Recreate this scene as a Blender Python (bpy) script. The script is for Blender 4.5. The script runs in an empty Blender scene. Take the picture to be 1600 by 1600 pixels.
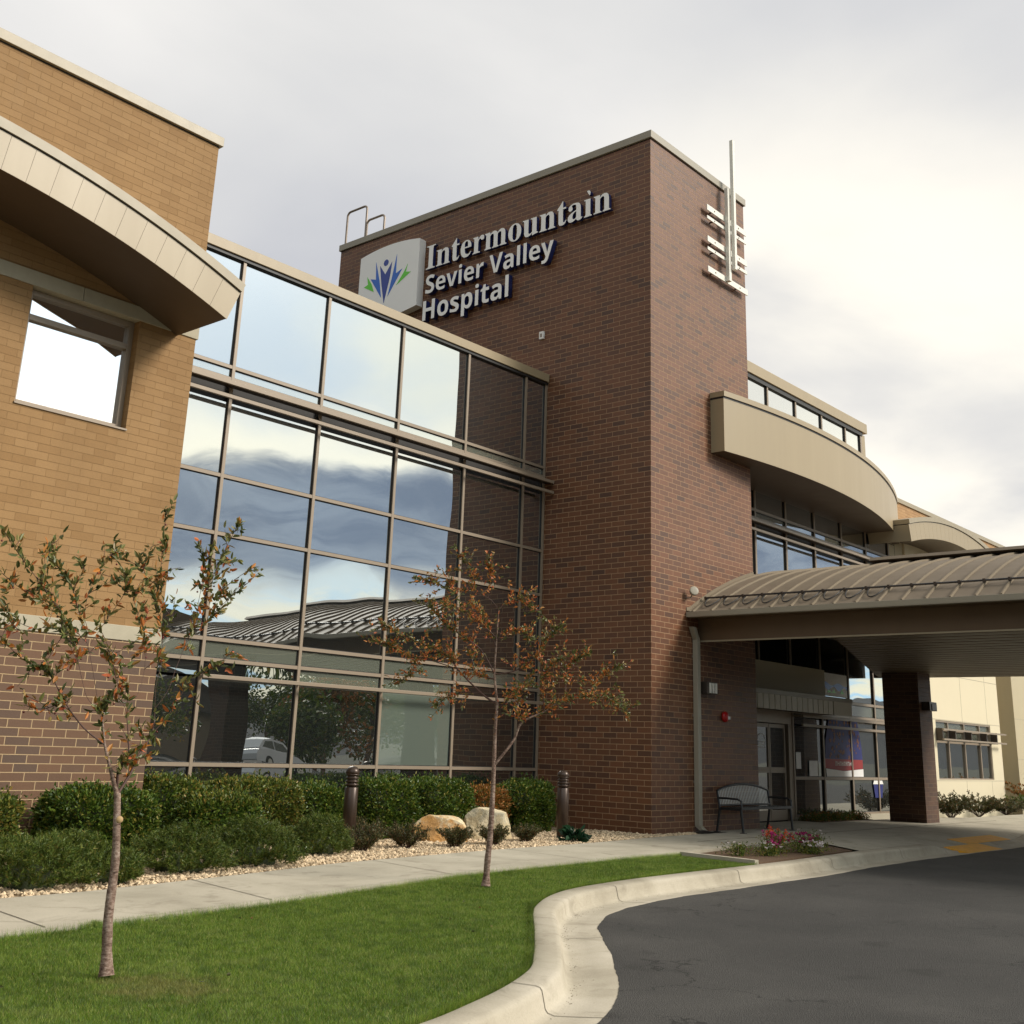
import bpy, bmesh, math, random
import numpy as np
from mathutils import Vector, Matrix, noise as mnoise

C = bpy.context.scene.collection
SC = bpy.context.scene
rad = math.radians

# ------------------------------------------------------------------ camera
cam_d = bpy.data.cameras.new('camera')
cam = bpy.data.objects.new('camera', cam_d); C.objects.link(cam)
cam_d.sensor_width = 36.0
cam_d.lens = 36.0 * 1780.22 / 1600.0
cam_d.shift_y = (635.0 - 800.0) / 1600.0
cam_d.clip_start = 0.1; cam_d.clip_end = 6000.0
_yaw, _pitch, _roll = -0.858803746, 0.291256886, -0.0349665517
def _rot(y, p, r):
    Ry = np.array([[math.cos(y), -math.sin(y), 0], [math.sin(y), math.cos(y), 0], [0, 0, 1]])
    Rp = np.array([[1, 0, 0], [0, math.cos(p), -math.sin(p)], [0, math.sin(p), math.cos(p)]])
    Rr = np.array([[math.cos(r), 0, math.sin(r)], [0, 1, 0], [-math.sin(r), 0, math.cos(r)]])
    return Ry @ Rp @ Rr
_R = _rot(_yaw, _pitch, _roll)
CAM = Vector((-17.968, -11.910, 1.386))
_m = Matrix.Identity(4)
for i in range(3):
    _m[i][0] = _R[i][0]; _m[i][1] = _R[i][2]; _m[i][2] = -_R[i][1]; _m[i][3] = CAM[i]
cam.matrix_world = _m
SC.camera = cam

# ------------------------------------------------------------------ light
SUN_AZ, SUN_EL = 150.0, 35.0          # degrees clockwise from +Y, above the horizon
sdir = Vector((math.sin(rad(SUN_AZ)) * math.cos(rad(SUN_EL)), math.cos(rad(SUN_AZ)) * math.cos(rad(SUN_EL)), math.sin(rad(SUN_EL))))
sun_d = bpy.data.lights.new('sun', 'SUN'); sun_d.energy = 2.8; sun_d.angle = rad(18.0); sun_d.color = (1.0, 0.935, 0.84)
sun = bpy.data.objects.new('sun', sun_d); C.objects.link(sun)
sun.rotation_euler = sdir.to_track_quat('Z', 'Y').to_euler(); sun.location = (0, -20, 30)

SC.view_settings.view_transform = 'Standard'
try: SC.view_settings.look = 'None'
except Exception: pass
SC.view_settings.exposure = 0.42; SC.view_settings.gamma = 1.0
SC.view_settings.use_curve_mapping = False
SC.cycles.max_bounces = 8; SC.cycles.glossy_bounces = 5; SC.cycles.diffuse_bounces = 3
SC.cycles.sample_clamp_indirect = 6.0

class NT:
    """small helper for building node trees"""
    def __init__(s, tree): s.t = tree
    def n(s, typ, **kw):
        nd = s.t.nodes.new(typ)
        for k, v in kw.items(): setattr(nd, k, v)
        return nd
    def put(s, sock, v):
        if isinstance(v, bpy.types.NodeSocket): s.t.links.new(v, sock)
        elif v is not None: sock.default_value = v
    def math(s, op, a, b=None, c=None, clamp=False):
        nd = s.n('ShaderNodeMath', operation=op, use_clamp=clamp)
        s.put(nd.inputs[0], a)
        if b is not None: s.put(nd.inputs[1], b)
        if c is not None: s.put(nd.inputs[2], c)
        return nd.outputs[0]
    def vmath(s, op, a, b=None, out=0, scale=None):
        nd = s.n('ShaderNodeVectorMath', operation=op)
        s.put(nd.inputs[0], a)
        if b is not None: s.put(nd.inputs[1], b)
        if scale is not None: s.put(nd.inputs['Scale'], scale)
        return nd.outputs[out]
    def sstep(s, v, a, b, lo=0.0, hi=1.0):
        nd = s.n('ShaderNodeMapRange', interpolation_type='SMOOTHSTEP')
        s.put(nd.inputs['Value'], v); nd.inputs['From Min'].default_value = a; nd.inputs['From Max'].default_value = b
        nd.inputs['To Min'].default_value = lo; nd.inputs['To Max'].default_value = hi
        return nd.outputs['Result']
    def mix(s, f, a, b, mode='MIX'):
        nd = s.n('ShaderNodeMix', data_type='RGBA', blend_type=mode)
        s.put(nd.inputs[0], f)
        for sk, v in ((nd.inputs[6], a), (nd.inputs[7], b)):
            if isinstance(v, (tuple, list)) and len(v) == 3: v = (*v, 1)
            s.put(sk, v)
        return nd.outputs[2]
    def noise(s, vec, scale, detail=4, rough=0.5, dist=0.0, out='Fac'):
        nd = s.n('ShaderNodeTexNoise')
        if vec is not None: s.put(nd.inputs['Vector'], vec)
        nd.inputs['Scale'].default_value = scale; nd.inputs['Detail'].default_value = detail
        nd.inputs['Roughness'].default_value = rough; nd.inputs['Distortion'].default_value = dist
        return nd.outputs[out]
    def ramp(s, f, stops):
        nd = s.n('ShaderNodeValToRGB'); s.put(nd.inputs[0], f)
        e = nd.color_ramp.elements
        while len(e) < len(stops): e.new(0.5)
        for el, (p, c) in zip(e, stops): el.position = p; el.color = (*c, 1)
        return nd.outputs[0]

# ------------------------------------------------------------------ sky
W = bpy.data.worlds.new('World'); SC.world = W; W.use_nodes = True
wt = W.node_tree; wt.nodes.clear(); K = NT(wt)
sky = K.n('ShaderNodeTexSky', sky_type='NISHITA'); sky.sun_disc = False
sky.sun_elevation = rad(SUN_EL); sky.sun_rotation = rad(SUN_AZ)
tc = K.n('ShaderNodeTexCoord')
d = K.vmath('NORMALIZE', tc.outputs['Generated'])
sep = K.n('ShaderNodeSeparateXYZ'); wt.links.new(d, sep.inputs[0])
dx, dy, dz = sep.outputs
zz = K.math('ADD', K.math('MAXIMUM', dz, 0.0), 0.16)
comb = K.n('ShaderNodeCombineXYZ')
wt.links.new(K.math('DIVIDE', dx, zz), comb.inputs[0]); wt.links.new(K.math('DIVIDE', dy, zz), comb.inputs[1])
pl = comb.outputs[0]
n1 = K.noise(pl, 0.95, 7, 0.48, 0.30)
n2 = K.noise(K.vmath('ADD', pl, (7.3, 2.1, 4.0)), 0.45, 5, 0.5, 0.5)
n3 = K.noise(K.vmath('ADD', pl, (1.7, 9.1, 1.0)), 3.2, 8, 0.6, 0.6)
# overcast veil of the front half
veil = K.ramp(K.math('ADD', K.math('MULTIPLY', n1, 0.55), K.math('MULTIPLY', n2, 0.45)),
              [(0.36, (0.45, 0.46, 0.49)), (0.46, (0.58, 0.578, 0.575)), (0.55, (0.70, 0.685, 0.665)), (0.66, (0.80, 0.78, 0.745))])
brd = Vector((math.sin(rad(66)) * math.cos(rad(14)), math.cos(rad(66)) * math.cos(rad(14)), math.sin(rad(14))))
bd = K.vmath('DOT_PRODUCT', d, tuple(brd), out='Value')
bright = K.math('MULTIPLY', K.sstep(bd, 0.93, 0.995), K.sstep(n1, 0.36, 0.56, 0.25, 1.0))
front = K.mix(bright, veil, (0.86, 0.815, 0.72))
# broken cloud with a dark bank on the side behind the camera
e = K.math('ADD', dz, K.math('MULTIPLY', K.math('SUBTRACT', n3, 0.5), 0.045))
e = K.math('ADD', e, K.math('MULTIPLY', K.math('SUBTRACT', n2, 0.5), 0.035))
bank = K.math('MULTIPLY', K.sstep(e, 0.118, 0.150), K.sstep(e, 0.212, 0.236, 1.0, 0.0))
high = K.mix(K.sstep(n1, 0.40, 0.62), (0.80, 0.92, 1.03), (1.12, 1.12, 0.98))
high = K.mix(K.sstep(dx, 0.68, 0.84), high, (1.05, 1.0, 0.90))
low = K.mix(K.sstep(n3, 0.42, 0.60), (0.62, 0.90, 1.10), (1.15, 1.08, 0.82))
back = K.mix(K.sstep(e, 0.08, 0.16), low, high)
edge = K.math('MULTIPLY', K.sstep(e, 0.208, 0.236), K.sstep(e, 0.236, 0.30, 1.0, 0.0))
back = K.mix(K.math('MULTIPLY', edge, 0.8), back, (1.45, 1.36, 1.10))
bankc = K.mix(K.sstep(n3, 0.35, 0.66), (0.15, 0.21, 0.32), (0.30, 0.37, 0.47))
back = K.mix(K.math('MULTIPLY', bank, 0.93), back, bankc)
cl = K.mix(K.sstep(dy, -0.25, 0.15), back, front)
sd = K.vmath('DOT_PRODUCT', d, tuple(sdir), out='Value')
sdm = K.math('MAXIMUM', sd, 0.0)
glow = K.math('ADD', K.math('MULTIPLY', K.math('POWER', sdm, 90.0), 2.0), K.math('MULTIPLY', K.math('POWER', sdm, 12.0), 0.12))
cl = K.mix(1.0, cl, K.mix(glow, (0, 0, 0), (1.0, 0.93, 0.78)), 'ADD')
# unseen sky overhead and towards -x darkened to deepen shade on tower and column
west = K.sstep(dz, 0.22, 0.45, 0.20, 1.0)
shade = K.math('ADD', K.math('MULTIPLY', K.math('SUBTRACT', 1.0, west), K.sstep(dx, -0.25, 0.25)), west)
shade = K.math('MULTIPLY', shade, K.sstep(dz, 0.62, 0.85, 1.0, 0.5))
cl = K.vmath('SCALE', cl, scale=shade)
cl10 = K.vmath('SCALE', cl, scale=10.0)
gap = K.math('MULTIPLY', K.sstep(n2, 0.60, 0.70), 0.35)
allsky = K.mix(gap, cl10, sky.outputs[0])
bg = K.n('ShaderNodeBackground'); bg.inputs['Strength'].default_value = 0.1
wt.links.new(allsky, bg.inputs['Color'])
wo = K.n('ShaderNodeOutputWorld'); wt.links.new(bg.outputs[0], wo.inputs[0])

# ------------------------------------------------------------------ mesh helpers
class MB:
    """collects geometry for ONE mesh object"""
    def __init__(s): s.v = []; s.f = []; s.m = []; s.sm = []
    def add(s, vs, fs, m=0, smooth=False):
        o = len(s.v); s.v.extend([tuple(p) for p in vs])
        for f in fs: s.f.append(tuple(i + o for i in f)); s.m.append(m); s.sm.append(smooth)
        return s
    def box(s, x0, x1, y0, y1, z0, z1, m=0):
        vs = [(x0, y0, z0), (x1, y0, z0), (x1, y1, z0), (x0, y1, z0), (x0, y0, z1), (x1, y0, z1), (x1, y1, z1), (x0, y1, z1)]
        return s.add(vs, [(0, 3, 2, 1), (4, 5, 6, 7), (0, 1, 5, 4), (1, 2, 6, 5), (2, 3, 7, 6), (3, 0, 4, 7)], m)
    def prism(s, poly, fn0, fn1, m=0, cap=True, smooth=False):
        """poly: list of 2-D points, fn0/fn1 map them to the two ends"""
        n = len(poly)
        vs = [fn0(p) for p in poly] + [fn1(p) for p in poly]
        fs = [(i, (i + 1) % n, n + (i + 1) % n, n + i) for i in range(n)]
        s.add(vs, fs, m, smooth)
        if cap: s.add(vs, [tuple(range(n))[::-1], tuple(range(n, 2 * n))], m)
        return s
    def tube(s, pts, r, n=8, m=0, cap=True):
        pts = [Vector(p) for p in pts]
        if not isinstance(r, (list, tuple)): r = [r] * len(pts)
        vs = []; up = None
        for i, p in enumerate(pts):
            t = (pts[min(i + 1, len(pts) - 1)] - pts[max(i - 1, 0)])
            if t.length < 1e-9: t = Vector((0, 0, 1))
            t.normalize()
            if up is None:
                a = Vector((0, 0, 1)) if abs(t.z) < 0.9 else Vector((1, 0, 0))
                up = t.cross(a).normalized()
            up = (up - t * up.dot(t))
            if up.length < 1e-6: up = t.orthogonal()
            up.normalize(); w = t.cross(up)
            for k in range(n):
                a = 2 * math.pi * k / n
                vs.append(p + (up * math.cos(a) + w * math.sin(a)) * r[i])
        fs = []
        for i in range(len(pts) - 1):
            for k in range(n):
                fs.append((i * n + k, i * n + (k + 1) % n, (i + 1) * n + (k + 1) % n, (i + 1) * n + k))
        s.add(vs, fs, m, True)
        if cap: s.add(vs, [tuple(range(n))[::-1], tuple(range((len(pts) - 1) * n, len(pts) * n))], m)
        return s
    def lathe(s, prof, c, n=24, m=0):
        vs = []; fs = []
        for (r, z) in prof:
            for k in range(n):
                a = 2 * math.pi * k / n; vs.append((c[0] + r * math.cos(a), c[1] + r * math.sin(a), c[2] + z))
        for i in range(len(prof) - 1):
            for k in range(n): fs.append((i * n + k, i * n + (k + 1) % n, (i + 1) * n + (k + 1) % n, (i + 1) * n + k))
        return s.add(vs, fs, m, True)
    def grid(s, fn, nu, nv, m=0, smooth=True):
        vs = [fn(i / nu, j / nv) for j in range(nv + 1) for i in range(nu + 1)]
        fs = [(j * (nu + 1) + i, j * (nu + 1) + i + 1, (j + 1) * (nu + 1) + i + 1, (j + 1) * (nu + 1) + i) for j in range(nv) for i in range(nu)]
        return s.add(vs, fs, m, smooth)
    def build(s, name, mats, parent=None, bevel=0.0, origin=None):
        me = bpy.data.meshes.new(name)
        vs = s.v
        if origin is not None: vs = [(p[0] - origin[0], p[1] - origin[1], p[2] - origin[2]) for p in vs]
        me.from_pydata(vs, [], s.f)
        if not isinstance(mats, (list, tuple)): mats = [mats]
        for mt in mats: me.materials.append(mt)
        me.polygons.foreach_set('material_index', s.m)
        me.polygons.foreach_set('use_smooth', s.sm)
        me.update()
        return link(name, me, parent, bevel, origin)
def link(name, me, parent=None, bevel=0.0, origin=None):
    o = bpy.data.objects.new(name, me); C.objects.link(o)
    if origin is not None: o.location = origin
    if parent is not None:
        o.parent = parent
        if parent.type == 'EMPTY': o.matrix_parent_inverse = Matrix.Translation(-Vector(parent.location))
        elif parent.location.length > 0: o.matrix_parent_inverse = Matrix.Translation(-Vector(parent.location))
    if bevel:
        b = o.modifiers.new('bevel', 'BEVEL'); b.width = bevel; b.segments = 2; b.limit_method = 'ANGLE'; b.angle_limit = rad(40)
    return o
def fastmesh(name, V, F, mats, parent=None, origin=None, midx=None, smooth=False):
    """V (n,3), F (m,k) numpy arrays -> one mesh object"""
    V = np.asarray(V, dtype=np.float32); F = np.asarray(F, dtype=np.int32)
    if origin is not None: V = V - np.asarray(origin, dtype=np.float32)
    me = bpy.data.meshes.new(name); k = F.shape[1]; m = len(F)
    me.vertices.add(len(V)); me.vertices.foreach_set('co', V.ravel())
    me.loops.add(m * k); me.loops.foreach_set('vertex_index', F.ravel())
    me.polygons.add(m); me.polygons.foreach_set('loop_start', np.arange(0, m * k, k, dtype=np.int32))
    try: me.polygons.foreach_set('loop_total', np.full(m, k, dtype=np.int32))
    except Exception: pass
    if not isinstance(mats, (list, tuple)): mats = [mats]
    for mt in mats: me.materials.append(mt)
    if midx is not None: me.polygons.foreach_set('material_index', np.asarray(midx, dtype=np.int32))
    me.polygons.foreach_set('use_smooth', np.full(m, smooth, dtype=bool))
    me.update(calc_edges=True); me.validate()
    return link(name, me, parent, 0.0, origin)
def thing(name, label, cat, loc=(0, 0, 0), group=None):
    o = bpy.data.objects.new(name, None); C.objects.link(o); o.empty_display_size = 0.2
    o.location = loc; tag(o, label, cat, group); return o
def tag(o, label, cat, group=None):
    o['label'] = label; o['category'] = cat
    if group: o['group'] = group
    return o
def struct(o): o['kind'] = 'structure'; return o
def stuff(o): o['kind'] = 'stuff'; return o
# ------------------------------------------------------------------ materials
def newmat(name):
    m = bpy.data.materials.new(name); m.use_nodes = True; t = m.node_tree; t.nodes.clear()
    k = NT(t); out = k.n('ShaderNodeOutputMaterial'); p = k.n('ShaderNodeBsdfPrincipled'); t.links.new(p.outputs[0], out.inputs[0])
    return m, k, p, out
def plain(name, col, rough=0.5, metal=0.0, var=0.12, vscale=3.0, bump=0.0, bscale=40.0, spec=0.5, streak=False, island=0.0):
    m, k, p, out = newmat(name)
    pos = k.n('ShaderNodeNewGeometry').outputs['Position']
    v = pos
    if streak: v = k.vmath('MULTIPLY', pos, (1.0, 1.0, 0.08))
    nz = k.noise(v, vscale, 5, 0.6)
    f = k.math('SUBTRACT', 1.0 + var, k.math('MULTIPLY', nz, 2 * var))
    c = k.vmath('SCALE', (*col,), scale=f)
    if island:
        ri = k.n('ShaderNodeNewGeometry').outputs['Random Per Island']
        c = k.vmath('SCALE', c, scale=k.math('ADD', 1.0 - island, k.math('MULTIPLY', ri, 2 * island)))
    k.put(p.inputs['Base Color'], c)
    rn = k.math('ADD', rough - 0.06, k.math('MULTIPLY', nz, 0.12), clamp=True)
    k.put(p.inputs['Roughness'], rn)
    p.inputs['Metallic'].default_value = metal; p.inputs['Specular IOR Level'].default_value = spec
    if bump:
        b = k.n('ShaderNodeBump'); b.inputs['Strength'].default_value = 1.0; b.inputs['Distance'].default_value = bump
        k.put(b.inputs['Height'], k.noise(pos, bscale, 4, 0.6)); k.put(p.inputs['Normal'], b.outputs[0])
    return m
def brick(name, c1, c2, c3, mortar, ms=0.010, rough=0.6, spec=0.3, bw=0.3048, rh=0.1016, big=0.12, squeeze=0.0):
    m, k, p, out = newmat(name)
    g = k.n('ShaderNodeNewGeometry'); sp = k.n('ShaderNodeSeparateXYZ'); k.put(sp.inputs[0], g.outputs['Position'])
    sn = k.n('ShaderNodeSeparateXYZ'); k.put(sn.inputs[0], g.outputs['True Normal'])
    side = k.math('GREATER_THAN', k.math('ABSOLUTE', sn.outputs[0]), 0.7)
    u = k.math('ADD', k.math('MULTIPLY', sp.outputs[0], k.math('SUBTRACT', 1.0, side)), k.math('MULTIPLY', sp.outputs[1], side))
    cb = k.n('ShaderNodeCombineXYZ'); k.put(cb.inputs[0], u); k.put(cb.inputs[1], sp.outputs[2])
    bt = k.n('ShaderNodeTexBrick', offset=0.5); k.put(bt.inputs['Vector'], cb.outputs[0])
    bt.inputs['Scale'].default_value = 1.0; bt.inputs['Brick Width'].default_value = bw; bt.inputs['Row Height'].default_value = rh
    bt.inputs['Mortar Size'].default_value = ms * 0.5; bt.inputs['Mortar Smooth'].default_value = 0.15; bt.inputs['Bias'].default_value = 0.0
    bt.inputs['Color1'].default_value = (0, 0, 0, 1); bt.inputs['Color2'].default_value = (1, 1, 1, 1); bt.inputs['Mortar'].default_value = (0.5, 0.5, 0.5, 1)
    tone = k.ramp(bt.outputs['Color'], [(0.0, c1), (0.5, c2), (1.0, c3)])
    pos = g.outputs['Position']
    grain = k.noise(pos, 60.0, 4, 0.7); blot = k.noise(pos, 0.7, 5, 0.6)
    streak = k.noise(k.vmath('MULTIPLY', pos, (2.2, 2.2, 0.16)), 1.0, 5, 0.6)
    f = k.math('ADD', k.math('MULTIPLY', grain, 0.35), k.math('ADD', 0.825 - 2 * big, k.math('ADD', k.math('MULTIPLY', streak, 2 * big), k.math('MULTIPLY', blot, 2 * big))))
    bc = k.vmath('SCALE', tone, scale=f)
    mc = k.vmath('SCALE', mortar, scale=k.math('ADD', 0.75, k.math('MULTIPLY', grain, 0.5)))
    c = k.mix(bt.outputs['Fac'], bc, mc)
    ef = k.math('MULTIPLY', k.sstep(k.noise(k.vmath('MULTIPLY', pos, (1.0, 1.0, 0.55)), 0.9, 6, 0.65, 0.5), 0.60, 0.76), 0.22)
    c = k.mix(ef, c, k.vmath('ADD', k.vmath('SCALE', c, scale=0.7), (0.10, 0.085, 0.065)))
    k.put(p.inputs['Base Color'], c)
    k.put(p.inputs['Roughness'], k.math('ADD', k.math('MULTIPLY', bt.outputs['Fac'], 0.3), k.math('ADD', rough - 0.1, k.math('MULTIPLY', grain, 0.2))))
    p.inputs['Specular IOR Level'].default_value = spec
    b = k.n('ShaderNodeBump'); b.inputs['Distance'].default_value = 0.006
    h = k.math('ADD', k.math('SUBTRACT', 1.0, bt.outputs['Fac']), k.math('MULTIPLY', grain, 0.25))
    k.put(b.inputs['Height'], h); k.put(p.inputs['Normal'], b.outputs[0])
    return m
def glass(name, dark, refl, rough=0.0, tint=(0.93, 0.97, 0.98)):
    m, k, p, out = newmat(name)
    g = k.n('ShaderNodeNewGeometry')
    p.inputs['Base Color'].default_value = (*dark, 1); p.inputs['Roughness'].default_value = 0.3; p.inputs['Specular IOR Level'].default_value = 0.2
    gl = k.n('ShaderNodeBsdfGlossy'); gl.inputs['Color'].default_value = (*tint, 1); gl.inputs['Roughness'].default_value = rough
    fr = k.n('ShaderNodeFresnel'); fr.inputs['IOR'].default_value = 1.5
    fac = k.math('ADD', refl, k.math('MULTIPLY', fr.outputs[0], 1.0 - refl), clamp=True)
    mx = k.n('ShaderNodeMixShader'); k.put(mx.inputs[0], fac); k.put(mx.inputs[1], p.outputs[0]); k.put(mx.inputs[2], gl.outputs[0])
    k.put(out.inputs[0], mx.outputs[0])
    return m
def leaf(name, stops, rough=0.5, trans=0.25):
    m, k, p, out = newmat(name)
    g = k.n('ShaderNodeNewGeometry')
    c = k.ramp(g.outputs['Random Per Island'], stops)
    k.put(p.inputs['Base Color'], c); p.inputs['Roughness'].default_value = rough; p.inputs['Specular IOR Level'].default_value = 0.35
    tr = k.n('ShaderNodeBsdfTranslucent'); k.put(tr.inputs[0], c)
    mx = k.n('ShaderNodeMixShader'); mx.inputs[0].default_value = trans; k.put(mx.inputs[1], p.outputs[0]); k.put(mx.inputs[2], tr.outputs[0])
    k.put(out.inputs[0], mx.outputs[0])
    return m
M = {}
M['tan_brick'] = brick('tan_brick', (0.285, 0.166, 0.070), (0.310, 0.184, 0.080), (0.260, 0.148, 0.060), (0.255, 0.151, 0.067), ms=0.008, rough=0.7, spec=0.2)
M['base_brick'] = brick('base_brick', (0.120, 0.068, 0.041), (0.150, 0.078, 0.042), (0.100, 0.062, 0.043), (0.42, 0.295, 0.165), ms=0.013, rough=0.6)
M['tower_brick'] = brick('tower_brick', (0.112, 0.044, 0.019), (0.162, 0.063, 0.027), (0.080, 0.036, 0.0205), (0.38, 0.235, 0.13), ms=0.012, rough=0.5, spec=0.45)
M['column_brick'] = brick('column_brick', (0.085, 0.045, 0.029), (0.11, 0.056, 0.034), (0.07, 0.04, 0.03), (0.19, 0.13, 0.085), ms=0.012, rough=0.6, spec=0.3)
M['far_brick'] = brick('far_brick', (0.40, 0.235, 0.11), (0.44, 0.265, 0.13), (0.37, 0.21, 0.10), (0.33, 0.2, 0.1), ms=0.008, rough=0.7, spec=0.2)
M['stone'] = plain('concrete_band', (0.40, 0.355, 0.26), 0.8, var=0.15, vscale=6, bump=0.001, bscale=90)
M['champagne'] = plain('champagne_metal', (0.335, 0.262, 0.158), 0.42, 0.0, var=0.07, vscale=2.5, streak=True, spec=0.5)
M['coping'] = plain('coping_metal', (0.32, 0.265, 0.175), 0.45, 0.0, var=0.08, vscale=3)
M['coping_dark'] = plain('tower_coping_metal', (0.30, 0.265, 0.20), 0.45, 0.0, var=0.1, vscale=3)
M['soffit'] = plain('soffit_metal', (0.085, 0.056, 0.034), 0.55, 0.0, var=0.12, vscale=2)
M['frame'] = plain('window_frame_metal', (0.275, 0.215, 0.155), 0.4, 0.1, var=0.08, vscale=4)
M['entry_panel'] = plain('ribbed_entry_panel', (0.50, 0.45, 0.35), 0.5)
M['gasket'] = plain('black_gasket', (0.012, 0.011, 0.010), 0.5)
M['dark_metal'] = plain('dark_bronze_metal', (0.06, 0.045, 0.035), 0.4, 0.3, var=0.15)
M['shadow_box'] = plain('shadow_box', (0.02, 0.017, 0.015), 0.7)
M['glass'] = glass('mirror_glass', (0.010, 0.012, 0.011), 0.52)
M['glass_low'] = glass('vision_glass', (0.010, 0.012, 0.011), 0.36)
M['glass_blind'] = glass('glass_with_blind', (0.14, 0.17, 0.14), 0.30)
M['glass_spandrel'] = glass('spandrel_glass', (0.165, 0.18, 0.14), 0.42)
M['glass_dark'] = glass('entrance_glass', (0.008, 0.009, 0.009), 0.30)
M['glass_bright'] = glass('bright_window_glass', (0.05, 0.05, 0.05), 0.85, tint=(1, 1, 1))
M['cream'] = plain('cream_panel', (0.66, 0.575, 0.40), 0.6, var=0.04, vscale=1.0)
M['beige_panel'] = plain('beige_panel', (0.46, 0.39, 0.25), 0.6, var=0.05, vscale=1.0)
M['roof'] = plain('standing_seam_roof', (0.185, 0.148, 0.108), 0.6, 0.0, var=0.22, vscale=2.2, spec=0.12)
M['roof_light'] = plain('roof_flashing', (0.20, 0.16, 0.112), 0.65, 0.0, var=0.12, spec=0.12)
M['beam'] = plain('canopy_beam_metal', (0.11, 0.068, 0.034), 0.5, 0.0, var=0.12, vscale=3)
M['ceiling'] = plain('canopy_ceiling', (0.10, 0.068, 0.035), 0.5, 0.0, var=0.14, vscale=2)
M['white'] = plain('white_enamel', (0.78, 0.76, 0.72), 0.4, var=0.04)
M['letter_face'] = plain('letter_face', (0.90, 0.88, 0.84), 0.4, var=0.03)
M['letter_side'] = plain('letter_return', (0.012, 0.022, 0.11), 0.4, var=0.1)
M['navy'] = plain('navy_film', (0.018, 0.05, 0.30), 0.4, var=0.04)
M['blue'] = plain('blue_film', (0.020, 0.14, 0.58), 0.4, var=0.04)
M['green'] = plain('green_film', (0.13, 0.62, 0.04), 0.4, var=0.04)
M['steel'] = plain('galvanised_steel', (0.76, 0.73, 0.64), 0.4, 0.0, var=0.12, vscale=8)
M['steel_dark'] = plain('weathered_steel', (0.25, 0.20, 0.16), 0.45, 0.4, var=0.12)
M['bronze'] = plain('bronze_paint', (0.055, 0.035, 0.024), 0.33, 0.35, var=0.12, vscale=12)
M['black_metal'] = plain('black_metal', (0.012, 0.012, 0.013), 0.3, 0.0, var=0.1, spec=0.6)
M['slat_metal'] = plain('slat_sheen_tint', (0.42, 0.40, 0.35), 0.35, 0.0, var=0.1, spec=0.8)  # pale base colour stands in for the sunlit sheen on black slats
M['red'] = plain('red_plastic', (0.45, 0.012, 0.012), 0.3)
M['lens'] = plain('clear_lens', (0.7, 0.7, 0.68), 0.15, spec=0.8)
M['paper'] = plain('paper', (0.80, 0.79, 0.76), 0.8)
M['banner_blue'] = plain('banner_blue', (0.006, 0.012, 0.13), 0.6, var=0.3, vscale=5)
M['banner_orange'] = plain('banner_orange', (0.20, 0.07, 0.02), 0.6, var=0.3, vscale=9)
M['banner_red'] = plain('banner_red', (0.27, 0.012, 0.012), 0.6, var=0.2, vscale=5)
M['yellow'] = plain('tactile_yellow', (0.78, 0.38, 0.03), 0.75, var=0.25, vscale=6, bump=0.002, bscale=60)
def rock_mat(name, base, pale, stain, amt):
    m, k, p, out = newmat(name)
    pos = k.n('ShaderNodeNewGeometry').outputs['Position']; sp = k.n('ShaderNodeSeparateXYZ'); k.put(sp.inputs[0], pos)
    a = k.noise(pos, 3.2, 6, 0.6, 0.6); f_ = k.noise(pos, 34.0, 4, 0.7)
    c = k.mix(k.sstep(a, 0.40, 0.62), base, pale)
    c = k.mix(K_(k, k.math('SUBTRACT', k.noise(pos, 4.5, 4, 0.6), k.math('MULTIPLY', sp.outputs[2], 0.45)), 0.28, 0.46, amt), c, stain)
    c = k.vmath('SCALE', c, scale=k.math('ADD', 0.7, k.math('MULTIPLY', f_, 0.6)))
    k.put(p.inputs['Base Color'], c); p.inputs['Roughness'].default_value = 0.9; p.inputs['Specular IOR Level'].default_value = 0.2
    bp = k.n('ShaderNodeBump'); bp.inputs['Distance'].default_value = 0.012; k.put(bp.inputs['Height'], k.math('ADD', f_, a)); k.put(p.inputs['Normal'], bp.outputs[0]); return m
def K_(k, v, a, b, s): return k.math('MULTIPLY', k.sstep(v, a, b), s)
M['rock'] = rock_mat('sandstone', (0.60, 0.47, 0.28), (0.72, 0.62, 0.44), (0.50, 0.24, 0.06), 0.85)
M['rock_grey'] = rock_mat('grey_sandstone', (0.40, 0.36, 0.26), (0.64, 0.54, 0.36), (0.46, 0.33, 0.15), 0.4)
M['stones'] = plain('gravel', (0.55, 0.42, 0.27), 0.85, var=0.2, vscale=2, island=0.45)
M['gravel_bed'] = plain('gravel_bed', (0.40, 0.30, 0.19), 0.95, var=0.3, vscale=30, bump=0.01, bscale=50)
M['soil'] = plain('bark_soil', (0.12, 0.07, 0.038), 0.95, var=0.4, vscale=25, bump=0.02, bscale=35)
def bark_mat():
    m, k, p, out = newmat('bark')
    pos = k.n('ShaderNodeNewGeometry').outputs['Position']
    a = k.noise(k.vmath('MULTIPLY', pos, (1.0, 1.0, 2.2)), 28.0, 6, 0.7, 0.4); b_ = k.noise(pos, 7.0, 4, 0.6)
    c = k.ramp(k.math('ADD', k.math('MULTIPLY', a, 0.7), k.math('MULTIPLY', b_, 0.3)), [(0.38, (0.060, 0.036, 0.027)), (0.47, (0.17, 0.108, 0.080)), (0.56, (0.28, 0.20, 0.155)), (0.66, (0.42, 0.34, 0.28))])
    k.put(p.inputs['Base Color'], c); p.inputs['Roughness'].default_value = 0.85; p.inputs['Specular IOR Level'].default_value = 0.2
    bp = k.n('ShaderNodeBump'); bp.inputs['Distance'].default_value = 0.006; k.put(bp.inputs['Height'], a); k.put(p.inputs['Normal'], bp.outputs[0]); return m
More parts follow.
